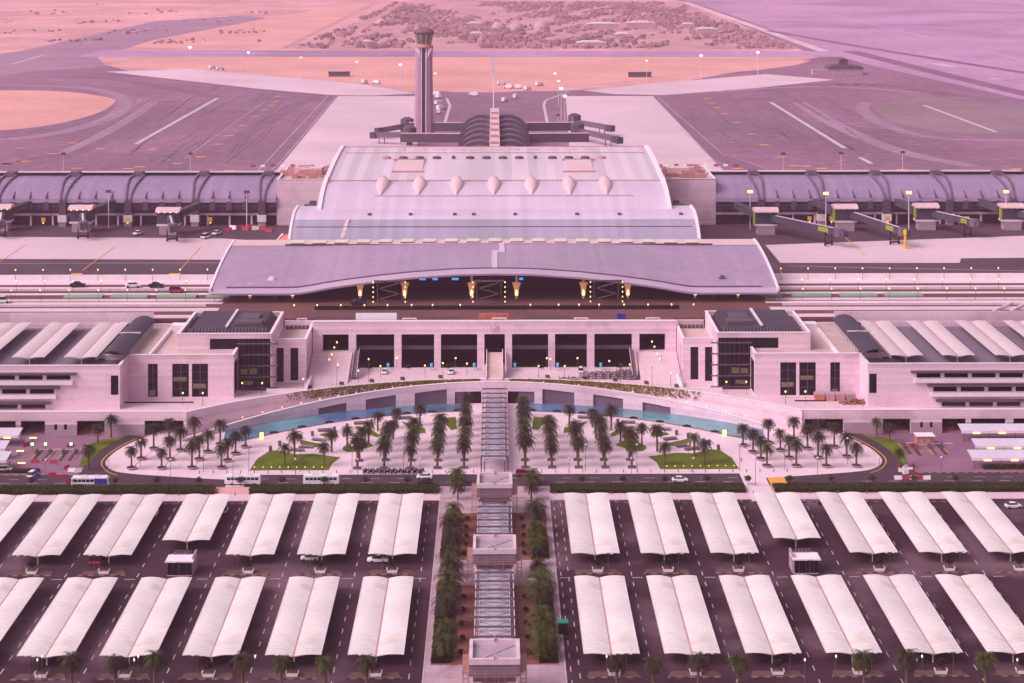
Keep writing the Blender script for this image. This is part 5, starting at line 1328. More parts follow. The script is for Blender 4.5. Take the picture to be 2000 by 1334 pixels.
for s in (-1, 1):
    for r in range(5):
        for k in range(rown[r]):
            x = s*(10.2+8.85*r); y = 596.5+8.6*k+(0 if r == 0 else random.uniform(-.4,.4))
            putpalm(PA, x, y, 'plaza palm in the %s row from the walkway on the %s, %s from the road' % (ORD[r], side(s), ORD[k]), 'palms in straight rows on the plaza', 1.32)
            if k < 2: SQP.put((x, y-1.4 if k == 0 else y-1.6, .1), 0, 'dark square planter under the %s palm of row %s %s of the walkway' % (ORD[k], ORD[r], side(s)), 'square palm planters on the plaza')
extra = [(556,909,'big front lawn, left of two at its front'),(633,911,'big front lawn, right of two at its front'),(575,893,'narrow path behind the big front lawn, outer'),(648,884,'narrow path behind the big front lawn, inner'),(678,873,'second lawn'),(720,866,'third lawn'),(768,858,'path between third lawn and palm rows'),(707,882,'corner of the third lawn'),(738,842,'small lawn near the pool'),(820,832,'lawn closest to the colonnade wall'),(775,836,'middle lawn near the pool')]
for s in (-1, 1):
    for px, py, w_ in extra:
        p = P(px, py); putpalm(PA, s*abs(p.x), p.y, 'garden palm, %s side, %s' % (side(s), w_), 'palms on the plaza lawns', 1.15)
for s in (-1, 1):
    for y0, n, bed in ((438, 6, 'near bed'), (511, 4, 'far bed')):
        for k in range(n):
            for c_, xx in ((0, 12.2),):
                putpalm(PB, s*(xx+random.uniform(-.5, .5)), y0+2.0+k*9.4+c_*3, 'broad palm in the %s %s of the walkway, %s from the camera, %s column' % (bed, side(s), ORD[k], 'inner' if c_ == 0 else 'outer'), 'broad palms in the median beds', 1.12, .16)
    for k, y in enumerate((562, 571, 578)):
        putpalm(PB, s*(11.5+k*.3), y, 'broad palm beside the farthest gate, %s of the walkway, %s from the camera' % (side(s), ORD[k]), 'broad palms by the farthest gate', .9, .1)
    for k in range(2):
        putpalm(PB, s*12.0, 495+k*8, 'broad palm between the two planted beds, %s of the walkway, %s' % (side(s), ['nearer','farther'][k]), 'broad palms in the median beds', 1.0, .1)
for i, px in enumerate((140,225,302,474,549,636,716,1205,1276,1364,1443,1688,1771,1925)):
    p = P(px, 1345); putpalm(PA, p.x, p.y, 'palm along the near road at the bottom edge, %s from the left' % ORD[i], 'palms along the near road', 1.25)
for s in (-1, 1):
    for i, (px, py) in enumerate(((172,918),(191,868),(217,855))):
        p = P(px, py); putpalm(PA, s*abs(p.x), p.y, 'palm on the grass wedge by the loop drive, %s side, %s from the road' % (side(s), ORD[i]), 'palms on the grass wedges', 1.05)

# dense dark shrubs at the outer side of the beds, hedges
def foliage_box(x0, x1, y0, y1, z0, z1, n, sz, flow=None):
    c = MB(); x0, x1 = min(x0,x1), max(x0,x1)
    c.box(x0+.25, x1-.25, y0+.2, y1-.2, z0, z1-.2)
    for k in range(n):
        f = random.random(); 
        x = random.uniform(x0, x1); y = random.uniform(y0, y1); z = z1-random.random()**2*.35
        if f < .25: y = y0+random.uniform(-.1, .15); z = random.uniform(z0, z1)
        u = Vector((random.gauss(0,1), random.gauss(0,1), random.gauss(0,.5))).normalized()*sz; v = Vector((random.gauss(0,1), random.gauss(0,1), random.gauss(0,.5))).normalized()*sz
        p = Vector((x, y, z)); c.add([p-u, p-v, p+u, p+v], [(0,1,2,3)])
    return c
for s in (-1, 1):
    for y0, y1, nm in ((437,462,'near half of the near bed'),(463,488,'far half of the near bed'),(510,528,'far bed')):
        t = foliage_box(s*11, s*15.4, y0, y1, .1, 1.5, 1100, .38).build('bed_shrubs', M['shrub']); tag(t, 'dense dark shrubs under palms, %s, %s of the walkway' % (nm, side(s)), 'shrubs', kind='stuff')
    for k in range(5):
        for y0, nm in ((442,'near bed'),(512,'far bed')):
            round_tree('bush', 'small dark bush in the %s %s of the walkway, %s from the camera' % (nm, side(s), ORD[k]), (s*(8.4+random.uniform(-.4,.4)), y0+k*(9.2 if y0 < 500 else 7.6), .16), 1.3, .85, 'small bushes on the red soil', 110, cat='bush')
for x0, x1, nm in ((-215,-89,'left outer'),(-78,-17.5,'left inner'),(17.5,80,'right inner'),(89,215,'right outer')):
    t = foliage_box(x0, x1, 568.6, 574.8, .02, 1.35, int((x1-x0)*70), .26).build('hedge', M['hedge']); tag(t, 'clipped green hedge strip along the road behind the far carports, %s length' % nm, 'hedge')
for x0, x1, nm in ((-140,-95,'far left'),(-94,-60,'left'),(-59,-22,'left of the walkway'),(22,60,'right of the walkway'),(88,140,'far right')):
    t = foliage_box(x0, x1, 417.6, 421.0, .1, 1.0, 900, .3).build('hedge', M['hedge']); tag(t, 'low green hedge at the bottom edge of the photo, %s' % nm, 'hedge')
t = foliage_box(162, 230, 592, 594.5, .02, 1.2, 1500, .26).build('hedge', M['hedge']); tag(t, 'low dark hedge in front of the toll shelters on the right edge', 'hedge')
t = foliage_box(-180, -150, 591, 594, .02, 1.0, 700, .3).build('hedge', M['hedge']); tag(t, 'low dark hedge beside the road at the left edge of the photo', 'hedge')
# small road trees
for s in (-1, 1):
    for i in range(10):
        x = s*(28+i*13.4); round_tree('small_tree', 'small round tree in the road hedge, %s from the walkway on the %s' % (ORD[i], side(s)), (x, 575.9+.6, .05), 3.0, 1.35, 'small trees along the road hedge', 170, 'palm2')

# bollards and garden lights
def bollard():
    t = thing('bollard', '', 'bollard'); b = MB(); b.lathe([(.14,0),(.14,.95),(.1,1.05),(.02,1.08)], 7); b.build('post', M['steel'], t); return t
bo = Proto(bollard())
for i in range(44):
    x = -97+i*4.5
    if abs(x) < 7: continue
    bo.put((x, 590.0, .08), 0, 'short dark bollard in the row along the plaza kerb', 'bollards along the plaza kerb')
def gl():
    t = thing('garden_light', '', 'garden light'); b = MB(); b.box(-.1,.1,-.1,.1,0,.35); b.build('stem', M['steel'], t); b = MB(); b.box(-.13,.13,-.13,.13,.35,.55); b.build('lamp', M['lamp_y'], t); return t
gp = Proto(gl())
for s in (-1, 1):
    for i in range(9):
        p = P(497+i*16.5, 915.5); gp.put((s*abs(p.x), p.y, .14), 0, 'tiny yellow garden light along the front edge of the big %s lawn' % side(s), 'garden lights on the %s lawn' % side(s))
    for i in range(16):
        px = 520+i*24; x = s*abs(P(px, 850).x); gp.put((x, arc(RP, YP, x)-3.0, .1), 0, 'tiny path light between pool and %s lawns' % side(s), 'path lights by the pool, %s' % side(s)) if False else None
def bench():
    t = thing('bench', '', 'bench'); b = MB(); b.box(-2.6,2.6,-.5,.5,.35,.5); b.build('seat', M['steel'], t)
    b = MB(); b.box(-2.5,-2.1,-.4,.4,0,.35); b.box(2.1,2.5,-.4,.4,0,.35); b.build('leg', M['paving'], t)
    b = MB(); b.box(-2.6,2.6,.55,.75,0,1.0); b.build('backrest', M['stone_dark'], t); return t
bp = Proto(bench())
bl = [(635,843,.25,'outermost by the pool'),(705,829,.2,'second along the pool'),(790,819,.12,'third along the pool'),(622,862,-.3,'beside the second lawn'),(580,882,-.2,'near the front lawn, nearer'),(597,876,-.15,'near the front lawn, farther'),(700,852,.3,'between the middle lawns')]
for s in (-1, 1):
    for px, py, rz, w_ in bl:
        p = P(px, py); bp.put((s*abs(p.x), p.y, .1), -s*rz, 'long dark bench on the %s half of the garden, %s' % (side(s), w_), 'benches in the garden')
def bin_():
    t = thing('litter_bin', '', 'bin'); b = MB(); b.lathe([(.55,0),(.6,1.5),(.5,1.7),(.1,1.75)], 10); b.build('body', M['steel'], t); return t
lb = Proto(bin_())
for s in (-1, 1):
    for i, (px, py) in enumerate(((528,881),(546,871),(587,858),(610,852),(653,843),(678,837),(725,829),(770,822))):
        p = P(px, py); lb.put((s*abs(p.x), p.y, .1), 0, 'dark round post bin on the pool path, %s from the %s end' % (ORD[i], side(s)), 'dark bins on the pool path')

# lamp posts on plaza, car park edges
tall = Proto(lamp(8.5, 'white_steel', .35))
for s in (-1, 1):
    for i, (x, y) in enumerate(((30,591.5),(47,591.5),(64,591.5),(81,591.5),(96,592),(118,598))):
        tall.put((s*x, y, .08), 0, 'tall unlit lamp post at the plaza kerb, %s from the walkway, %s' % (ORD[i], side(s)), 'tall lamp posts at the plaza kerb')
    for i in range(7):
        tall.put((s*(24+i*20), 576.2, .05), 0, 'thin unlit lamp post in the road hedge, %s from the walkway on the %s' % (ORD[i], side(s)), 'lamp posts in the road hedge')
    for i in range(15):
        x = s*(19+i*9.0); bo.put((x, 567.2, .06), 0, 'short post on the strip behind the far carports', 'posts along the far carport strip')
pw = Proto(lamp(5.2, 'lamp_globe', .2))
for i, px in enumerate((82,73,270,262,498,1572,1633,1791,1801,1987,1185)):
    p = P(px, 1327 if i % 2 == 0 else 1334); pw.put((p.x, p.y, .03), 0, 'slim lamp with a small lit globe by the near road, %s in the list from the left' % ORD[i] if False else 'slim lit globe lamp by the near road, %s' % ['under the first carport','left of the first planter','right of the second planter','just before the second planter','before the fourth carport','right of the first right carport','left of the second right planter','right of the third carport','beside the fourth right palm','near the right edge','beside the walkway garden'][i], 'globe lamps by the near road')

# ================================================================== TERRACE FURNITURE
tl = Proto(lamp(4.2, 'lamp_y', .30)); tlw = Proto(lamp(4.2, 'lamp_warm', .32)); fp = Proto(lamp(6.5, 'steel', .14))
spots = [(592,764),(700,747),(660,735),(743,738),(830,737),(865,732),(912,733),(1052,738),(1103,738),(1190,728),(1230,735),(1310,752),(1128,722),(1068,722),(1075,724),(890,722),(775,722),(720,724),(1245,718)]
for i, (px, py) in enumerate(sorted(spots)):
    p = P(px, py, TH); (tl if i % 3 else tlw).put(p, 0, 'lit terrace lamp in front of the colonnade, %s from the left' % ORD[i], 'terrace lamps')
for s in (-1, 1):
    for i, (px, py) in enumerate(((658,692),(653,700),(648,712),(643,720))):
        p = P(px, py, 9+ (3-i)*1.3); tl.put((s*abs(p.x), p.y, 8.0+(3-i)*1.7), 0, 'lit lamp on the %s side ramp of the terrace, %s from the colonnade' % (side(s), ORD[i]), 'ramp lamps')
    for i, (px, py) in enumerate(((639,731),(658,754),(720,748),(598,760))):
        p = P(px, py, TH); fp.put((s*abs(p.x), p.y, TH), 0, 'thin unlit post on the %s part of the terrace, %s from the outer end' % (side(s), ORD[i]), 'thin posts on the terrace')
    for i, px in enumerate((357,396,473,512)):
        p = P(px, 792 if i < 2 else 772, TH); tl.put((s*abs(p.x), p.y, TH), 0, 'lit lamp in front of the %s office block, %s from its outer end' % (side(s), ORD[i]), 'lamps by the office blocks')
for k in range(5):
    b = MB(); b.box(-.3,.3,697.6,698,10.2+k*1.2,10.7+k*1.2)
def bowl():
    t = thing('plant_bowl', '', 'planter'); b = MB(); b.lathe([(.6,0),(1.1,.5),(1.25,.9),(1.0,.9)], 14); b.build('bowl', M['white_steel'], t)
    c = MB(); 
    for k in range(90):
        a = random.uniform(0,6.28); r = random.random()**.5*.95; p = Vector((r*math.cos(a), r*math.sin(a), .95+random.random()*1.0)); u = Vector((random.gauss(0,.2), random.gauss(0,.2), .25)); c.add([p-u, p+Vector((.15,0,0)), p+u, p-Vector((0,.15,0))], [(0,1,2,3)])
    c.build('foliage', M['shrub'], t); return t
bw = Proto(bowl())
for i, px in enumerate((611,670,727,786,860,1070,1142,1201,1260,1316)):
    x = XY(px, 678); y = arc(RU, YU, x)+3.0; bw.put((x, y, TH), 0, 'white bowl planter with a dark plant near the terrace edge, %s from the left' % ORD[i], 'bowl planters on the terrace edge')
def cafe():
    t = thing('cafe_table', '', 'table'); b = MB(); b.box(-.8,.8,-.8,.8,.70,.78); b.build('tabletop', M['steel'], t)
    b = MB(); b.tube((0,0,0),(0,0,.7),.1); b.box(-.35,.35,-.35,.35,0,.06); b.build('leg', M['steel'], t); return t
def chair():
    t = thing('cafe_chair', '', 'chair'); b = MB(); b.box(-.35,.35,-.35,.35,.42,.5); b.build('seat', M['louvre'], t)
    b = MB(); b.box(-.35,.35,.3,.38,.5,1.25); b.build('backrest', M['louvre'], t)
    for x in (-.3,.3):
        for y in (-.3,.3): b = MB(); b.tube((x,y,0),(x,y,.42),.04,n=4); b.build('leg', M['steel'], t)
    return t
ct, cc = Proto(cafe()), Proto(chair())
random.seed(31)
cols_ = [(1143,2),(1158,3),(1172,3),(1186,3),(1200,3),(1214,4),(1228,4),(1242,4),(1256,3),(1270,3),(1284,2),(1120,1),(1102,1)]
for px, n in cols_:
    for k in range(n):
        y = 683.5+k*3.4+random.uniform(-.3,.3)-abs(px-1180)*.02; x = XY(px, y)+random.uniform(-.3,.3)
        ct.put((x, y, TH), random.uniform(-.2,.2), 'dark square cafe table in the cluster on the right half of the terrace', 'cafe tables on the terrace', 1.25)
        for a in (0, math.pi): 
            cc.put((x+1.45*math.cos(a), y+1.2*math.sin(a), TH), a-math.pi/2+random.uniform(-.2,.2), 'dark cafe chair drawn up to the tables on the right half of the terrace', 'cafe chairs on the terrace', 1.25)
for s in (-1, 1):
    for i, px in enumerate((321,375,443)):
        x = s*(9.5+i*15.3); b = MB()
    for i, x in enumerate((24.5, 7.9, 41.3)):
        b = MB(); b.lathe([(.15,0),(.15,1.7),(.5,1.8),(.5,3.0),(.2,3.1)], 10); o = b.build('cyan_sign', M['lamp_cyan']); o.location = (s*x, 696.0, TH); tag(o, 'glowing cyan pillar sign, %s half of the colonnade, %s from the middle' % (side(s), ['second','nearest','farthest'][i]), 'pillar sign')
# construction clutter on the right terrace
for i, (px, col) in enumerate(((1600,'orange'),(1620,'gutter'),(1640,'gutter'),(1660,'stone_dark'))):
    p = P(px, 781, TH); t = thing('skip', 'small %s site container before the right office block, %s from the left' % ('orange' if i==0 else 'dull red' if i < 3 else 'grey', ORD[i]), 'container', p, 0, 'site containers on the right terrace')
    b = MB(); b.add([(-1.5,-2,0),(1.5,-2,0),(1.5,2,0),(-1.5,2,0),(-1.8,-2.2,2.2),(1.8,-2.2,2.2),(1.8,2.2,2.2),(-1.8,2.2,2.2)], [(3,2,1,0),(4,5,6,7),(0,1,5,4),(1,2,6,5),(2,3,7,6),(3,0,4,7)]); b.build('body', M[col], t)
    b = MB(); b.box(-1.7,1.7,-2,1.8,2.2,2.6); b.build('lid', M['stone_dark'], t)
random.seed(9)
for cx0, cy0, r, lab in ((1672,788,6,'pile of rust coloured planks and rubble in front of the right garage'),(1702,786,3.5,'heap of brown rubble beside the planks on the right terrace'),(195,788,5,'heap of broken material in front of the left garage')):
    p = P(cx0, cy0, TH); b = MB()
    for k in range(70):
        a = random.uniform(0,6.28); q = random.random()**.6*r; x, y = p.x+q*math.cos(a), p.y+q*.45*math.sin(a); z = TH+random.random()*(1-q/r)*2.0; u = Vector((random.gauss(0,1), random.gauss(0,.6), random.gauss(0,.25))).normalized(); b.bar(Vector((x,y,z+.15))-u, Vector((x,y,z+.15))+u, random.uniform(.15,.5), random.uniform(.1,.35))
    o = b.build('rubble_heap', M['rubble']); tag(o, lab, 'rubble', kind='stuff')

# ================================================================== TOLL YARDS
def shelter(x0, x1, y, D, lab):
    t = thing('toll_shelter', lab, 'shelter', (x0, y, 0)); L_ = x1-x0
    b = MB(); b.add([(0,0,3.6),(L_,0,3.6),(L_,D,4.6),(0,D,4.6),(0,0,3.85),(L_,0,3.85),(L_,D,4.85),(0,D,4.85)], [(3,2,1,0),(4,5,6,7),(0,1,5,4),(1,2,6,5),(2,3,7,6),(3,0,4,7)]); b.build('roof', mat('shelter_roof', (.62,.55,.66), .5, .05, .1, .03, seam=[(0,3,.06,.85)]), t)
    b = MB(); b.box(0, L_, -.2, 0, 3.0, 3.9); b.build('fascia', M['coping'], t)
    for k in range(int(L_/9)+1):
        b = MB(); b.box(.8+k*9, 1.1+k*9, .3, .6, 0, 3.6); b.build('post', M['steel'], t)
        b = MB(); b.box(4+k*9, 6.4+k*9, -.5, -.3, 2.9, 3.3); b.build('strip_light', M['lamp_y'], t)
for px0, px1, py, D, w_ in ((1878,2140,863,5.5,'farthest from the road'),(1905,2140,893,5.5,'middle one'),(1898,2140,917,6,'nearest the road')):
    p = P(px0, py); shelter(p.x, p.x+44, p.y, D, 'long pale toll shelter with yellow strip lights at the right edge, %s' % w_)
for px1, py, D, w_ in ((36,872,6,'farthest from the road'),(10,898,6,'middle one'),(12,922,7,'nearest the road')):
    p = P(px1, py); shelter(p.x-36, p.x, p.y, D, 'pale toll shelter cut by the left edge of the photo, %s' % w_)
p = P(1806, 868); t = thing('gatehouse', 'small orange brown wooden gatehouse cabin with a pink flat roof by the right barriers', 'cabin', p)
b = MB(); b.box(-3,3,-1.8,2.5,0,3.2); b.build('wall', M['orange'], t)
b = MB(); b.box(-3.3,3.3,-2.1,2.8,3.2,3.4); b.build('roof', M['coping'], t)
for x in (-2,.2): b = MB(); b.box(x,x+1.2,-1.86,-1.8,.9,2.4); b.build('window', M['stone_dark'], t)
b = MB(); b.box(1.7,2.7,-1.86,-1.8,0,2.4); b.build('door', M['rubble'], t)
def barrier_post():
    t = thing('ticket_machine', '', 'ticket machine'); b = MB(); b.box(-.35,.35,-.5,.5,0,1.7); b.box(-.3,.3,1.5,2.3,0,1.2); b.build('cabinet', M['steel'], t)
    b = MB(); b.bar((.3,2,1.0),(4.2,2,1.1),.12); b.build('arm', M['white'], t); return t
bpst = Proto(barrier_post())
for s in (-1, 1):
    pxs = ((71,888),(97,888),(123,888),(147,888)) if s < 0 else ((1766,875),(1790,878),(1815,877),(1840,876))
    for i, (px, py) in enumerate(pxs):
        p = P(px, py); bpst.put(p+Vector((0,0,.2)), 0, 'dark ticket machine with barrier arm at the %s yard, %s from the left' % (side(s), ORD[i]), 'ticket machines at the barriers')
        isl = MB(); isl.box(p.x-1, p.x+1, p.y-7, p.y+6, -.02, .2); o = isl.build('lane_island', M['kerb']); o['kind'] = 'structure'
        b = MB(); b.lathe([(.25,2.4),(.25,2.9)], 8, p.x-1.5, p.y+1.5); b.tube((p.x-1.5,p.y+1.5,0),(p.x-1.5,p.y+1.5,2.4),.05)
        if s < 0 and i != 2:
            t = thing('lane_signal', 'tiny green lane signal over the left barriers, %s from the left' % ORD[i], 'signal light', (p.x-1.8, p.y+1.5, 0)); b = MB(); b.tube((0,0,0),(0,0,2.8),.07); b.build('pole', M['steel'], t); b = MB(); b.box(-.4,.4,-.2,.2,2.8,3.6); b.build('lamp', M['lamp_green'], t)
def water_barrier(m):
    t = thing('road_barrier', '', 'road barrier'); b = MB(); b.extr([(-.5,0),(.5,0),(.35,.45),(.2,1.0),(-.2,1.0),(-.35,.45)], -1.2, 1.2); b.build('body', M[m], t); b = MB(); b.extr([(-.15,1.0),(.15,1.0),(.15,1.15),(-.15,1.15)], -1.3, 1.3); b.build('top_rail', M[m], t); return t
wr, ww = Proto(water_barrier('red')), Proto(water_barrier('white'))
for i, (px, py, rz, c) in enumerate([(68,904,0,'r'),(104,905,0,'r'),(50,872,1.0,'r'),(54,862,1.0,'w'),(28,889,1.0,'w'),(138,873,.5,'r'),(130,916,1.2,'r'),(140,921,0,'w'),(152,922,.4,'w'),(102,930,.3,'r'),(120,934,.3,'r'),(134,942,.4,'r'),
    (1754,936,0,'w'),(1770,936,0,'r'),(1784,936,0,'w'),(1798,936,0,'r'),(1810,936,0,'w'),(1757,914,1,'r'),(1762,921,.2,'w'),(1768,916,.8,'w'),(1775,920,0,'w'),(1782,913,1.1,'r'),(1780,924,.2,'r'),(1770,925,.4,'w'),(1857,840,0,'r'),(1783,872,1,'r'),
    (418,963,0,'r')]):
    p = P(px, py); (wr if c == 'r' else ww).put((p.x, p.y, .05), rz, '%s plastic road barrier %s, %s in its line' % ({'r':'red','w':'white'}[c], 'at the hedge crossing' if i == 26 else 'in the left barrier yard' if px < 500 else 'in the right barrier yard beside the road', ORD[i if i < 12 else i-12]), 'plastic road barriers')
for x0, nm in ((-166,'left'),(150,'right')): pass
def person(x, y, z, top, lab, rz=0):
    me = bpy.data.meshes.new('person'); 
    vs = [(0,0,.95),(0,0,1.2),(0,0,1.45),(0,0,1.58),(0,.01,1.72),(-.10,0,.9),(-.12,.05,.5),(-.13,0,.06),(.10,0,.9),(.13,-.06,.5),(.15,.02,.06),(-.2,0,1.42),(-.27,.03,1.15),(-.26,-.1,.92),(.2,0,1.42),(.27,.02,1.15),(.28,-.08,.92)]
    es = [(0,1),(1,2),(2,3),(3,4),(0,5),(5,6),(6,7),(0,8),(8,9),(9,10),(2,11),(11,12),(12,13),(2,14),(14,15),(15,16)]
    me.from_pydata(vs, es, []); me.materials.append(top); o = bpy.data.objects.new('person', me); C.objects.link(o)
    o.modifiers.new('skin', 'SKIN'); rad = [.15,.15,.16,.07,.12,.11,.085,.06,.11,.085,.06,.08,.055,.045,.08,.055,.045]
    for i, r in enumerate(rad): me.skin_vertices[0].data[i].radius = (r, r)
    me.skin_vertices[0].data[0].use_root = True
    m2 = o.modifiers.new('sub', 'SUBSURF'); m2.levels = 1; m2.render_levels = 1
    o.location = (x, y, z); o.rotation_euler = (0,0,rz); tag(o, lab, 'person')
p = P(1448, 904); person(p.x, p.y, .1, mat('cloth_red', (.6,.08,.10), .8), 'person in red walking across the pale paving right of the lawn')
p = P(1612, 1084); person(p.x, p.y, .02, mat('cloth_blue', (.15,.12,.45), .8), 'person in blue and white standing right of the right kiosk', 1)

# ================================================================== VEHICLES
def loftbox(mb, secs):   # secs = [(x, halfwidth, z0, z1)] along X
    rings = []
    for x, w_, z0, z1 in secs:
        r = min(.12, (z1-z0)*.3); rings.append([(x,-w_,z0),(x,-w_,z1-r),(x,-w_+r,z1),(x,w_-r,z1),(x,w_,z1-r),(x,w_,z0)])
    loft(mb, [q for q in rings]); return mb
def car(kind, m):
    t = thing('parked_car', '', 'car')
    b = MB()
    if kind == 'pickup': loftbox(b, [(-2.6,.8,.45,.95),(-2.5,.9,.4,1.05),(-.2,.92,.35,1.05),(1.3,.92,.35,1.08),(2.3,.88,.4,.98),(2.6,.75,.5,.85)])
    else: loftbox(b, [(-2.25,.7,.5,.85),(-2.1,.86,.35,.98),(-1.2,.9,.3,1.02),(.9,.9,.3,.98),(1.9,.86,.35,.85),(2.2,.7,.45,.70)])
    b.build('body', M[m], t)
    b = MB(); h = 1.5 if kind == 'sedan' else 1.8
    cab = [(-1.7,.62,.95,1.0),(-1.1,.70,.95,h-.08),(-.2,.72,.95,h),(.5,.70,.95,h-.06),(1.25,.62,.92,.97)] if kind == 'sedan' else [(-.9,.78,1.0,1.1),(-.75,.78,1.0,h-.1),(.6,.78,1.0,h),(1.5,.7,1.0,1.05)] if kind == 'pickup' else [(-2.1,.75,.95,1.1),(-1.9,.8,.95,h),(.6,.8,.95,h),(1.4,.72,.95,1.0)]
    loftbox(b, cab); b.build('window', M['wglass'], t)
    b = MB(); x0, x1 = (cab[1][0]+.1, cab[-2][0]) ; b.box(x0, x1, -.6, .6, h-.04, h+.03); b.build('roof', M[m], t)
    for x in (-1.4, 1.4):
        for y in (-.82, .82): b = MB(); b.tube((x, y-.11, .33), (x, y+.11, .33), .33, n=12); b.build('wheel', M['black'], t)
    for y in (-.6, .6): b = MB(); b.box(2.05 if kind != 'pickup' else 2.45, 2.22 if kind != 'pickup' else 2.58, y-.15, y+.15, .55, .7); b.build('headlight', M['white_steel'], t)
    return t
sw = Proto(car('sedan','white')); sk = Proto(car('sedan','black')); pu = Proto(car('pickup','white')); su = Proto(car('suv','white')); rd = Proto(car('suv','red'))
def putcar(pr, px, py, rz, lab, h=0, z=.04, cat='car', sc=1.15):
    p = P(px, py, h); o = pr.put((p.x, p.y, h+z), rz, lab, None, sc); o['category'] = cat
putcar(sw, 829, 935, 3.1, 'white sedan on the road left of the farthest gate')
putcar(sw, 1328, 941, 0, 'white sedan on the road right of the walkway')
putcar(sk, 832, 945, 0, 'dark car half hidden by a small tree on the road left of the farthest gate')
putcar(rd, 1022, 929, 0, 'dark red car parked right of the farthest gate')
putcar(pu, 738, 1098, 3.14, 'white pickup truck in front of the far carport nearest the walkway on the left', cat='pickup truck')
putcar(sw, 605, 1094, 3.14, 'white sedan in front of the second far carport from the walkway on the left')
putcar(su, 64, 931, 1.4, 'white SUV near the blue post in the left barrier yard')
putcar(su, 8, 921, .2, 'white vehicle under the toll shelter at the left edge of the photo')
putcar(sk, 311, 995, 1.57, 'dark car peeking out from under the third far carport from the left')
putcar(sw, 302, 1006, 1.57, 'light car peeking out from under the third far carport from the left')
putcar(su, 438, 1000, 1.57, 'white SUV peeking out beside the shortened carport on the left')
putcar(rd, 192, 1102, 0, 'dark red car in the shade in front of a far left carport')
putcar(sw, 751, 729, 1.57, 'white car in the dark opening left of the middle of the colonnade', TH, 0, sc=1.2)
putcar(sw, 881, 729, 1.57, 'white car in the dark opening next to the middle ramp', TH, 0, sc=1.2)
putcar(su, 1134, 727, 1.57, 'white car in a dark opening right of the middle of the colonnade', TH, 0, sc=1.2)
putcar(sw, 1979, 992, .1, 'white car half out of the carport at the upper right edge of the far row')
for i, (px, py, pr, n) in enumerate(((270,459,sw,'small white car'),(402,466,su,'white van'),(424,459,sw,'tiny white car'),(595,563,su,'white van'),(5,592,su,'white van'),(152,561,sk,'dark car'),(305,562,sk,'dark car'),(260,562,sw,'light car'),(345,572,rd,'red car'),(700,595,sk,'dark car'))):
    putcar(pr, px, py, .1 if py > 500 else 1.2, '%s on the %s, %s' % (n, 'left apron' if py < 500 else 'left forecourt roads', {270:'between two jet bridges',402:'near the orange barriers',424:'closest to the terminal',595:'by the canopy',5:'at the photo edge',152:'by the white wall, left one',305:'by the white wall, right one',260:'by the white wall, middle one',345:'on the second road',700:'under the canopy edge'}[px]), DH if py > 500 else AH, .15, sc=1.5)
def bus(front_blue):
    t = thing('bus', '', 'bus', (0,0,0)); L_ = 11.4
    b = MB(); loftbox(b, [(-L_/2,1.1,.6,2.7),(-L_/2+.25,1.25,.45,3.1),(L_/2-.5,1.25,.45,3.1),(L_/2,1.15,.55,2.6)]); b.build('body', M['white'], t)
    for k in range(8):
        for q in (-1, 1): b = MB(); x = -L_/2+.8+k*1.25; b.box(x, x+1.1, q*1.25, q*1.27, 1.65, 2.5); b.build('window', M['wglass'], t)
    b = MB(); b.box(L_/2-.28, L_/2+.02, -1.0, 1.0, 1.5, 2.55); b.build('windscreen', M['wglass'], t)
    b = MB(); b.box(-L_/2+.3, L_/2-.6, -1.28, -1.255, .85, 1.05); b.build('stripe', M['blue'], t)
    if front_blue:
        b = MB(); b.box(L_/2-4.3, L_/2-.4, -1.30, -1.282, 1.1, 2.7); b.build('blue_panel', M['blue'], t)
    for x in (-3.6, 3.4):
        for y in (-1.1, 1.1): b = MB(); b.tube((x,y-.15,.5), (x,y+.15,.5), .5, n=14); b.build('wheel', M['black'], t)
    b = MB(); b.box(-3, -1, -.8, .8, 3.1, 3.3); b.box(1,3,-.8,.8,3.1,3.3); b.build('roof_unit', M['white_steel'], t); return t
b1 = bus(True); p = P(177, 950); b1.location = (p.x, p.y, .04); b1.scale = (1.05,)*3; tag(b1, 'white bus with a dark blue rear panel on the road, leftmost of the three buses', 'bus', 'buses on the road')
b2 = Proto(bus(False)); 
for px, py, w_ in ((475,946,'middle of the three buses, by the hedge gap'),(628,946,'rightmost of the three buses')):
    p = P(px, py); o = b2.put((p.x, p.y, .04), math.pi, 'plain white bus standing on the road, '+w_, 'buses on the road', 1.02)
# scooters by the road
def scooter():
    t = thing('scooter', '', 'scooter'); b = MB(); b.bar((-.6,0,.6),(.5,0,.55),.35,.4); b.bar((.5,0,.4),(.7,0,1.1),.15); b.build('body', M['black'], t)
    for x in (-.65,.75): b = MB(); b.tube((x,-.08,.3),(x,.08,.3),.3,n=10); b.build('wheel', M['black'], t)
    b = MB(); b.box(-.9,-.4,-.25,.25,.85,1.3); b.build('box', M['steel'], t); return t
sc = Proto(scooter())
for i in range(22):
    p = P(712+i*5.4, 925-(i%2)*2); sc.put((p.x, p.y, .1), 1.2+random.uniform(-.3,.3), 'dark scooter in the tight row parked on the plaza kerb left of the walkway', 'scooters on the plaza kerb', 1.2)
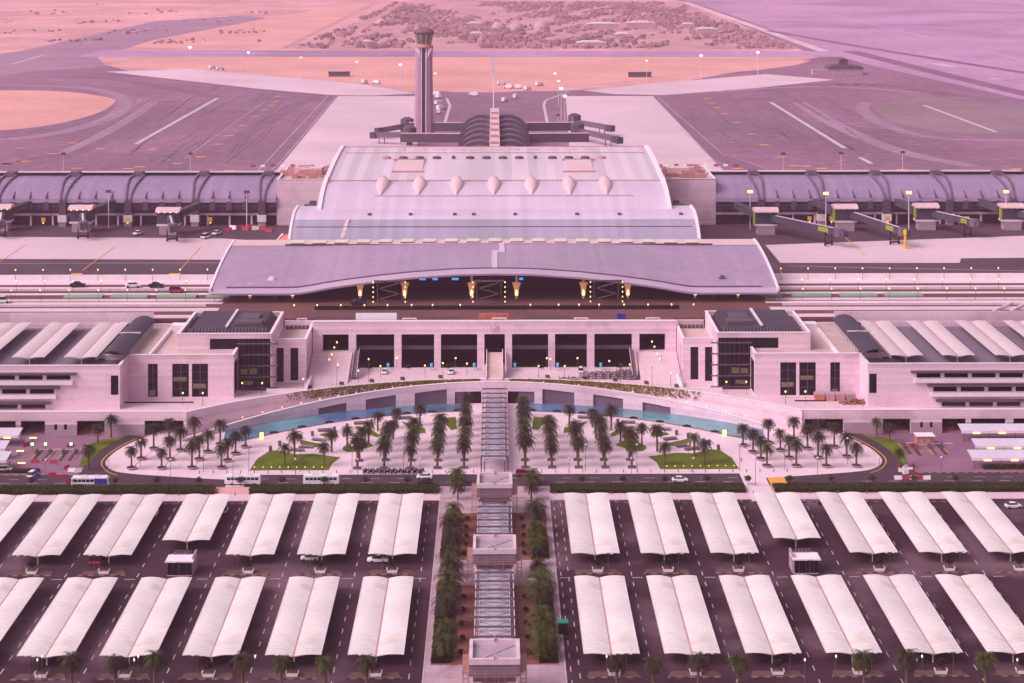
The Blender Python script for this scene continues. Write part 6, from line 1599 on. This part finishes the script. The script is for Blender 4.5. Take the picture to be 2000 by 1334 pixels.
# green container by the median, blue post, etc.
p = P(1100, 1240); t = thing('container_hut', 'dark green roofed site container beside the walkway garden on the near right', 'container', p)
b = MB(); b.box(-1.2,1.2,0,2.6,0,2.9); b.build('body', M['shrub'], t); b = MB(); b.box(-1.3,1.3,-.1,2.7,2.9,3.05); b.build('roof', M['green'], t); b = MB(); b.box(-.8,.8,-.05,0,.1,2.5); b.build('door', M['dark'], t)
p = P(71, 940); b = MB(); b.box(p.x-.35, p.x+.35, p.y-.2, p.y+.2, 0, 4.2); o = b.build('totem_sign', M['blue']); tag(o, 'slim dark blue totem sign beside the white SUV in the left yard', 'totem sign')
b = MB(); p = P(1606, 986); t = thing('container_bin', 'small black container between two far carports on the right', 'container', p); b.box(-1.3,1.3,-.8,.8,0,1.3); b.build('body', M['black'], t); b = MB(); b.box(-1.35,1.35,-.85,.85,1.3,1.4); b.build('lid', M['steel'], t)
p = P(1768, 486, AH); t = thing('fuel_post', 'bright orange wrapped mast standing on the right concrete stand', 'mast', p); b = MB(); b.lathe([(1.8,0),(1.6,.5),(.7,.8),(.6,6.5),(1.0,7.5),(.9,9.0),(.3,9.6)], 10); b.build('wrap', M['yellow'], t); b = MB(); b.box(-.3,.3,-.3,.3,9.4,10); b.build('tip', M['steel'], t)
for i, (px, py, m) in enumerate(((445,452,'red'),(455,448,'white'),(470,447,'orange'),(480,450,'red'),(490,446,'red'),(500,449,'white'),(512,449,'red'),(525,453,'red'))):
    p = P(px, py, AH); o = (wr if m != 'white' else ww).put((p.x, p.y, AH+.15), random.uniform(-.5,.5), '%s apron barrier by the left link block, %s from the left' % ('white' if m == 'white' else 'red', ORD[i]), 'apron barriers', 1.7)
for i in range(14):
    for s in (-1, 1):
        y = 1185; x = s*(75+i*6.5); (wr if i % 2 else ww).put((x, y+random.uniform(-2,2), AH+.2), 0, '%s barrier in the dotted line across the %s stand behind the terminal' % ('red' if i % 2 else 'white', side(s)), 'dotted barriers behind the terminal, %s %s' % (side(s), 'red' if i % 2 else 'white'), 1.2)

# ================================================================== FLOODLIGHT MASTS
def mast(h, m):
    t = thing('floodlight_mast', '', 'floodlight mast'); b = MB(); b.tube((0,0,0),(0,0,h),.35,.2); b.build('pole', M['white_steel'], t)
    b = MB(); b.box(-1.6,1.6,-.5,.5,h,h+.4); b.build('bracket', M['steel'], t)
    b = MB(); b.box(-1.3,1.3,-.8,-.5,h+.1,h+1.4); b.box(-1.3,1.3,-.5,.4,h+.4,h+1.4); b.build('lamp_head', M[m], t); return t
ml = Proto(mast(19, 'lamp_y')); mu = Proto(mast(19, 'louvre'))
for px, py, lit, w_ in ((1465,448,1,'nearest the terminal'),(1613,452,1,'second from the terminal'),(1775,450,1,'third from the terminal'),(1965,448,1,'near the right edge'),(212,447,0,'left one of two'),(482,448,0,'right one of two')):
    p = P(px, py, AH); (ml if lit else mu).put(p, 0, '%s floodlight mast on the %s apron, %s' % ('lit yellow' if lit else 'unlit', side(px-966), w_), 'floodlight masts on the apron')
mw = Proto(mast(26, 'lamp_w')); my = Proto(mast(26, 'lamp_y'))
far = [(371,92,138),(485,102,142),(588,112,158),(697,120,165),(782,126,176),(850,143,192),(1480,102,150),(1369,108,156),(1263,118,165),(1084,143,178),(1091,158,210),(1096,172,236),(1103,187,250)]
for i, (px, pt, pb) in enumerate(far):
    p = P(px, pb, AH); hh = (pb-pt)/(pb+138)*(CH-AH); (my if i in (2,3,5,8,10) else mw).put(p, 0, 'distant lit floodlight mast beyond the terminal, %s from the left' % ORD[sorted(f[0] for f in far).index(px)], 'distant floodlight masts', hh/27.0)
nm_ = Proto(mast(14, 'louvre'))
for i, (px, pb) in enumerate(((124,345),(372,345),(1643,344),(1530,345),(1763,342),(1090,262),(1118,262))):
    p = P(px, pb, AH); nm_.put(p, 0, 'thin unlit mast rising behind the pier roofs, %s from the left' % ORD[sorted([124,372,1643,1530,1763,1090,1118]).index(px)], 'thin unlit masts behind the piers')
t = thing('lightning_mast', 'thin white mast standing behind the twin shells of the central pier', 'mast', P(964, 226, AH)); b = MB(); b.tube((0,0,0),(0,0,48),.6,.4); b.build('pole', M['white'], t); b = MB(); b.box(-1.8,1.8,-1,1,34,48); b.build('panel', M['white_steel'], t)

# ================================================================== FAR AIRFIELD
for i, (px, r, lab) in enumerate(((974,11.5,'left'),(1009,11,'middle'),(1058,12.5,'right'))):
    p = P(px, 60, AH); t = thing('domed_hangar', 'distant pale pink dome beyond the runway, %s of three' % lab, 'dome', p, 0, 'distant domes')
    b = MB(); b.lathe([(r,0),(r,r*.35),(r*.94,r*.65),(r*.75,r*.95),(r*.45,r*1.15),(r*.05,r*1.22)], 20); b.build('dome', M['farwhite'], t); b = MB(); b.box(-r*.25,r*.25,-r*1.1,-r*.8,0,r*.5); b.build('door', M['stone_dark'], t)
for px, py, w_, d_, h_, lab in ((926,57,22,14,9,'wide low one left of the domes'),(1178,58,50,20,9,'longest one right of the domes'),(1252,57,46,18,10,'far right one beyond the domes'),(1345,56,20,12,7,'small one at the right'),(1383,66,34,14,7,'long one in the scrub at right'),(716,87,14,10,4,'small one behind the tower'),(1155,92,40,16,6,'near one beside the runway'),(1217,75,24,14,6,'middle one in the trees'),(930,72,18,12,5,'small one below the domes')):
    p = P(px, py, AH); t = thing('distant_building', 'distant pale building beyond the runway, %s' % lab, 'building', p, 0, 'distant buildings')
    b = MB(); b.box(-w_/2,w_/2,0,d_,0,h_); b.build('wall', M['farwhite'], t)
    b = MB(); b.extry([(-w_/2-.5,h_),(w_/2+.5,h_),(w_/4,h_+2.2),(-w_/4,h_+2.2)], -.5, d_+.5); b.build('roof', M['coping'], t)
random.seed(77)
sv = MB()
def blob(mb, x, y, r):
    n = 5; top = (x+random.uniform(-.3,.3)*r, y, AH+r*random.uniform(.7,1.3)); base = [(x+r*math.cos(2*math.pi*i/n+.3)*random.uniform(.7,1.2), y+r*math.sin(2*math.pi*i/n+.3)*random.uniform(.7,1.2), AH) for i in range(n)]
    mid = [((a+top[0])/2+random.uniform(-.25,.25)*r+(a-x)*.4, (b+top[1])/2+(b-y)*.4, AH+r*random.uniform(.5,.9)) for a, b, c in base]
    o = len(mb.v); mb.v += base+mid+[top]; mb.f += [(o+i, o+(i+1)%n, o+n+(i+1)%n, o+n+i) for i in range(n)]+[(o+n+i, o+n+(i+1)%n, o+2*n) for i in range(n)]
for k in range(7000):
    py = 6+89*random.random()**1.3; t_ = (py-5)/90; xl = 765-(200*t_)+10; xr = 1335+220*t_-10; px = random.uniform(xl, xr)
    dn = math.sin(px*.043+py*.11)*math.sin(py*.19+px*.017)+.6*math.sin(px*.013-py*.07)
    if dn < -.05+random.uniform(-.5, .5): continue
    if abs(px-(655+(92-py)*1.5)) < 8: continue
    p = P(px, py, AH); blob(sv, p.x, p.y, random.uniform(1.5, 5.5))
o = sv.build('scrub_trees', mat('far_scrub', (.32,.18,.20), .95, .3, .01, .1, .1)); tag(o, 'distant scrub and low trees on the dusty ground beyond the runway', 'scrub', kind='stuff')  # scrub paled: fading by haze is put into its colour
sv = MB()
for k in range(900):
    px = random.uniform(0, 520); py = random.uniform(8, 95); 
    if math.sin(px*.03+py*.2)+math.sin(py*.33) < .9: continue
    p = P(px, py, AH); blob(sv, p.x, p.y, random.uniform(1.0, 3.5))
o = sv.build('scrub_trees', M['far_scrub'] if 'far_scrub' in M else _m['far_scrub']); tag(o, 'scattered low scrub on the pink sand at the upper left', 'scrub', kind='stuff')
t = thing('fire_station', 'low grey building with angular roofs standing alone by the taxiway at the upper right', 'building', P(1650, 146, AH))
b = MB(); b.box(-18,20,0,22,0,7); b.box(-34,-18,2,14,0,5); b.build('wall', M['stone_dark'], t)
b = MB(); b.extry([(-20,7),(22,7),(17,9.5),(-12,10.5)], -1.5, 23); b.build('roof', M['louvre'], t); b = MB(); b.box(-4,5,8,16,10,15); b.build('watch_room', M['louvre'], t); b = MB(); b.extry([(-5.5,15),(6.5,15),(.5,17)], 7, 17); b.build('tower_roof', M['navy'], t)
for k in range(4): b = MB(); b.box(-15+k*8,-9.5+k*8,-.12,-.02,0,4.5); b.build('bay_door', M['farwhite'], t)
for px, py, w_, lab in ((662,150,11,'left of the tower'),(1250,151,12,'right of the tower')):
    t = thing('equipment_cabin', 'small dark cabin on the orange sand, %s' % lab, 'cabin', P(px, py, AH)); b = MB(); b.box(-w_,w_,0,8,0,4.5); b.build('wall', M['louvre'], t); b = MB(); b.box(-w_-.6,w_+.6,-.6,8.6,4.5,5.1); b.build('roof', M['navy'], t)
def gse():
    t = thing('service_truck', '', 'truck'); b = MB(); b.box(-4,2,-1.4,1.4,1,3.8); b.build('cargo_box', M['white'], t); b = MB(); b.box(2.1,4,-1.3,1.3,.8,3); b.build('cab', M['white_steel'], t)
    for x in (-3,3): 
        for y in (-1.2,1.2): b = MB(); b.tube((x,y-.2,.6),(x,y+.2,.6),.6,n=10); b.build('wheel', M['black'], t)
    b = MB(); b.box(3.6,4.05,-1.1,1.1,1.8,2.7); b.build('windscreen', M['wglass'], t); return t
gs = Proto(gse())
for i, (px, py) in enumerate(((855,192),(858,205),(862,214),(856,222),(852,187),(980,166),(992,173),(1010,173),(1053,168),(1030,176),(712,163),(735,164),(925,188),(1006,192),(985,199),(415,135),(430,137))):
    gs.put(P(px, py, AH), random.uniform(0, 3), 'tiny white service truck far out on the airfield, %s counting from the left' % ORD[sorted((855,858,862,856,852,980,992,1010,1053,1030,712,735,925,1006,985,415,430)).index(px)], 'service trucks on the airfield', 1.1)

# small pieces belong to the part that carries them
RULES = {'coping':('wall',),'upper_coping':('upper_wall',),'wing_coping':('wing_wall',),'lamp_head':('pole','bracket'),'soil':('trough','rim'),'mullion':('curtain_wall','glazing','cab_glass'),
 'transom':('window',),'window_frame':('window',),'lit_room':('window',),'edge_beam':('canopy',),'gutter':('canopy',),'balustrade':('truss',),'sign_lamp':('sign_box',),'roof_joint':('roof',),
 'headlight':('body',),'windscreen':('body','cab'),'stripe':('body',),'blue_panel':('body',),'cross_brace':('roof_panel',),'roof_antenna':('cab_roof',),'slot_bar':('slot',),'roof_fin':('tube_roof',),
 'roof_hatch':('tube_roof','main_roof'),'tunnel_cap':('tunnel',),'eave_lamp':('arched_roof',),'strip_light':('fascia',),'louvre_blade':('plant_roof',),'spine_frame':('spine',),'rooflight_kerb':('rooflight',),'rib_foot':('glazing',),'arm':('cabinet',)}
def centre(o):
    b = o.bound_box; return Vector([sum(c[i] for c in b)/8 for i in range(3)])
bpy.context.view_layer.update()
for rt in [o for o in C.objects if o.parent is None and o.type == 'EMPTY']:
    ch = list(rt.children)
    if len(ch) < 2: continue
    byn = {}
    for c in ch: byn.setdefault(c.name.split('.')[0], []).append(c)
    for nm, targets in RULES.items():
        if nm not in byn: continue
        tg = [o for t_ in targets for o in byn.get(t_, [])]
        if not tg: continue
        tc = [(centre(o), o) for o in tg]
        for c in byn[nm]:
            if c.location.length > 1e-6 or c.children: continue
            p_ = centre(c); o = min(tc, key=lambda q: (q[0]-p_).length)[1]
            c.parent = o

# ================================================================== HAZE
hz = MB(); hz.box(-3800, 3800, -300, 4500, -1.5, 186)
ho = hz.build('haze', bpy.data.materials.new('haze_air')); ho['kind'] = 'stuff'; ho['label'] = 'thin pink evening haze over the whole airfield'; ho['category'] = 'haze'
hm = ho.data.materials[0]; hm.use_nodes = True; n = hm.node_tree.nodes; n.clear()
ou = n.new('ShaderNodeOutputMaterial'); pv = n.new('ShaderNodeVolumePrincipled')
pv.inputs['Color'].default_value = (1.0, .60, .82, 1); pv.inputs['Density'].default_value = 7.2e-5; pv.inputs['Anisotropy'].default_value = .1
hm.node_tree.links.new(pv.outputs[0], ou.inputs['Volume'])
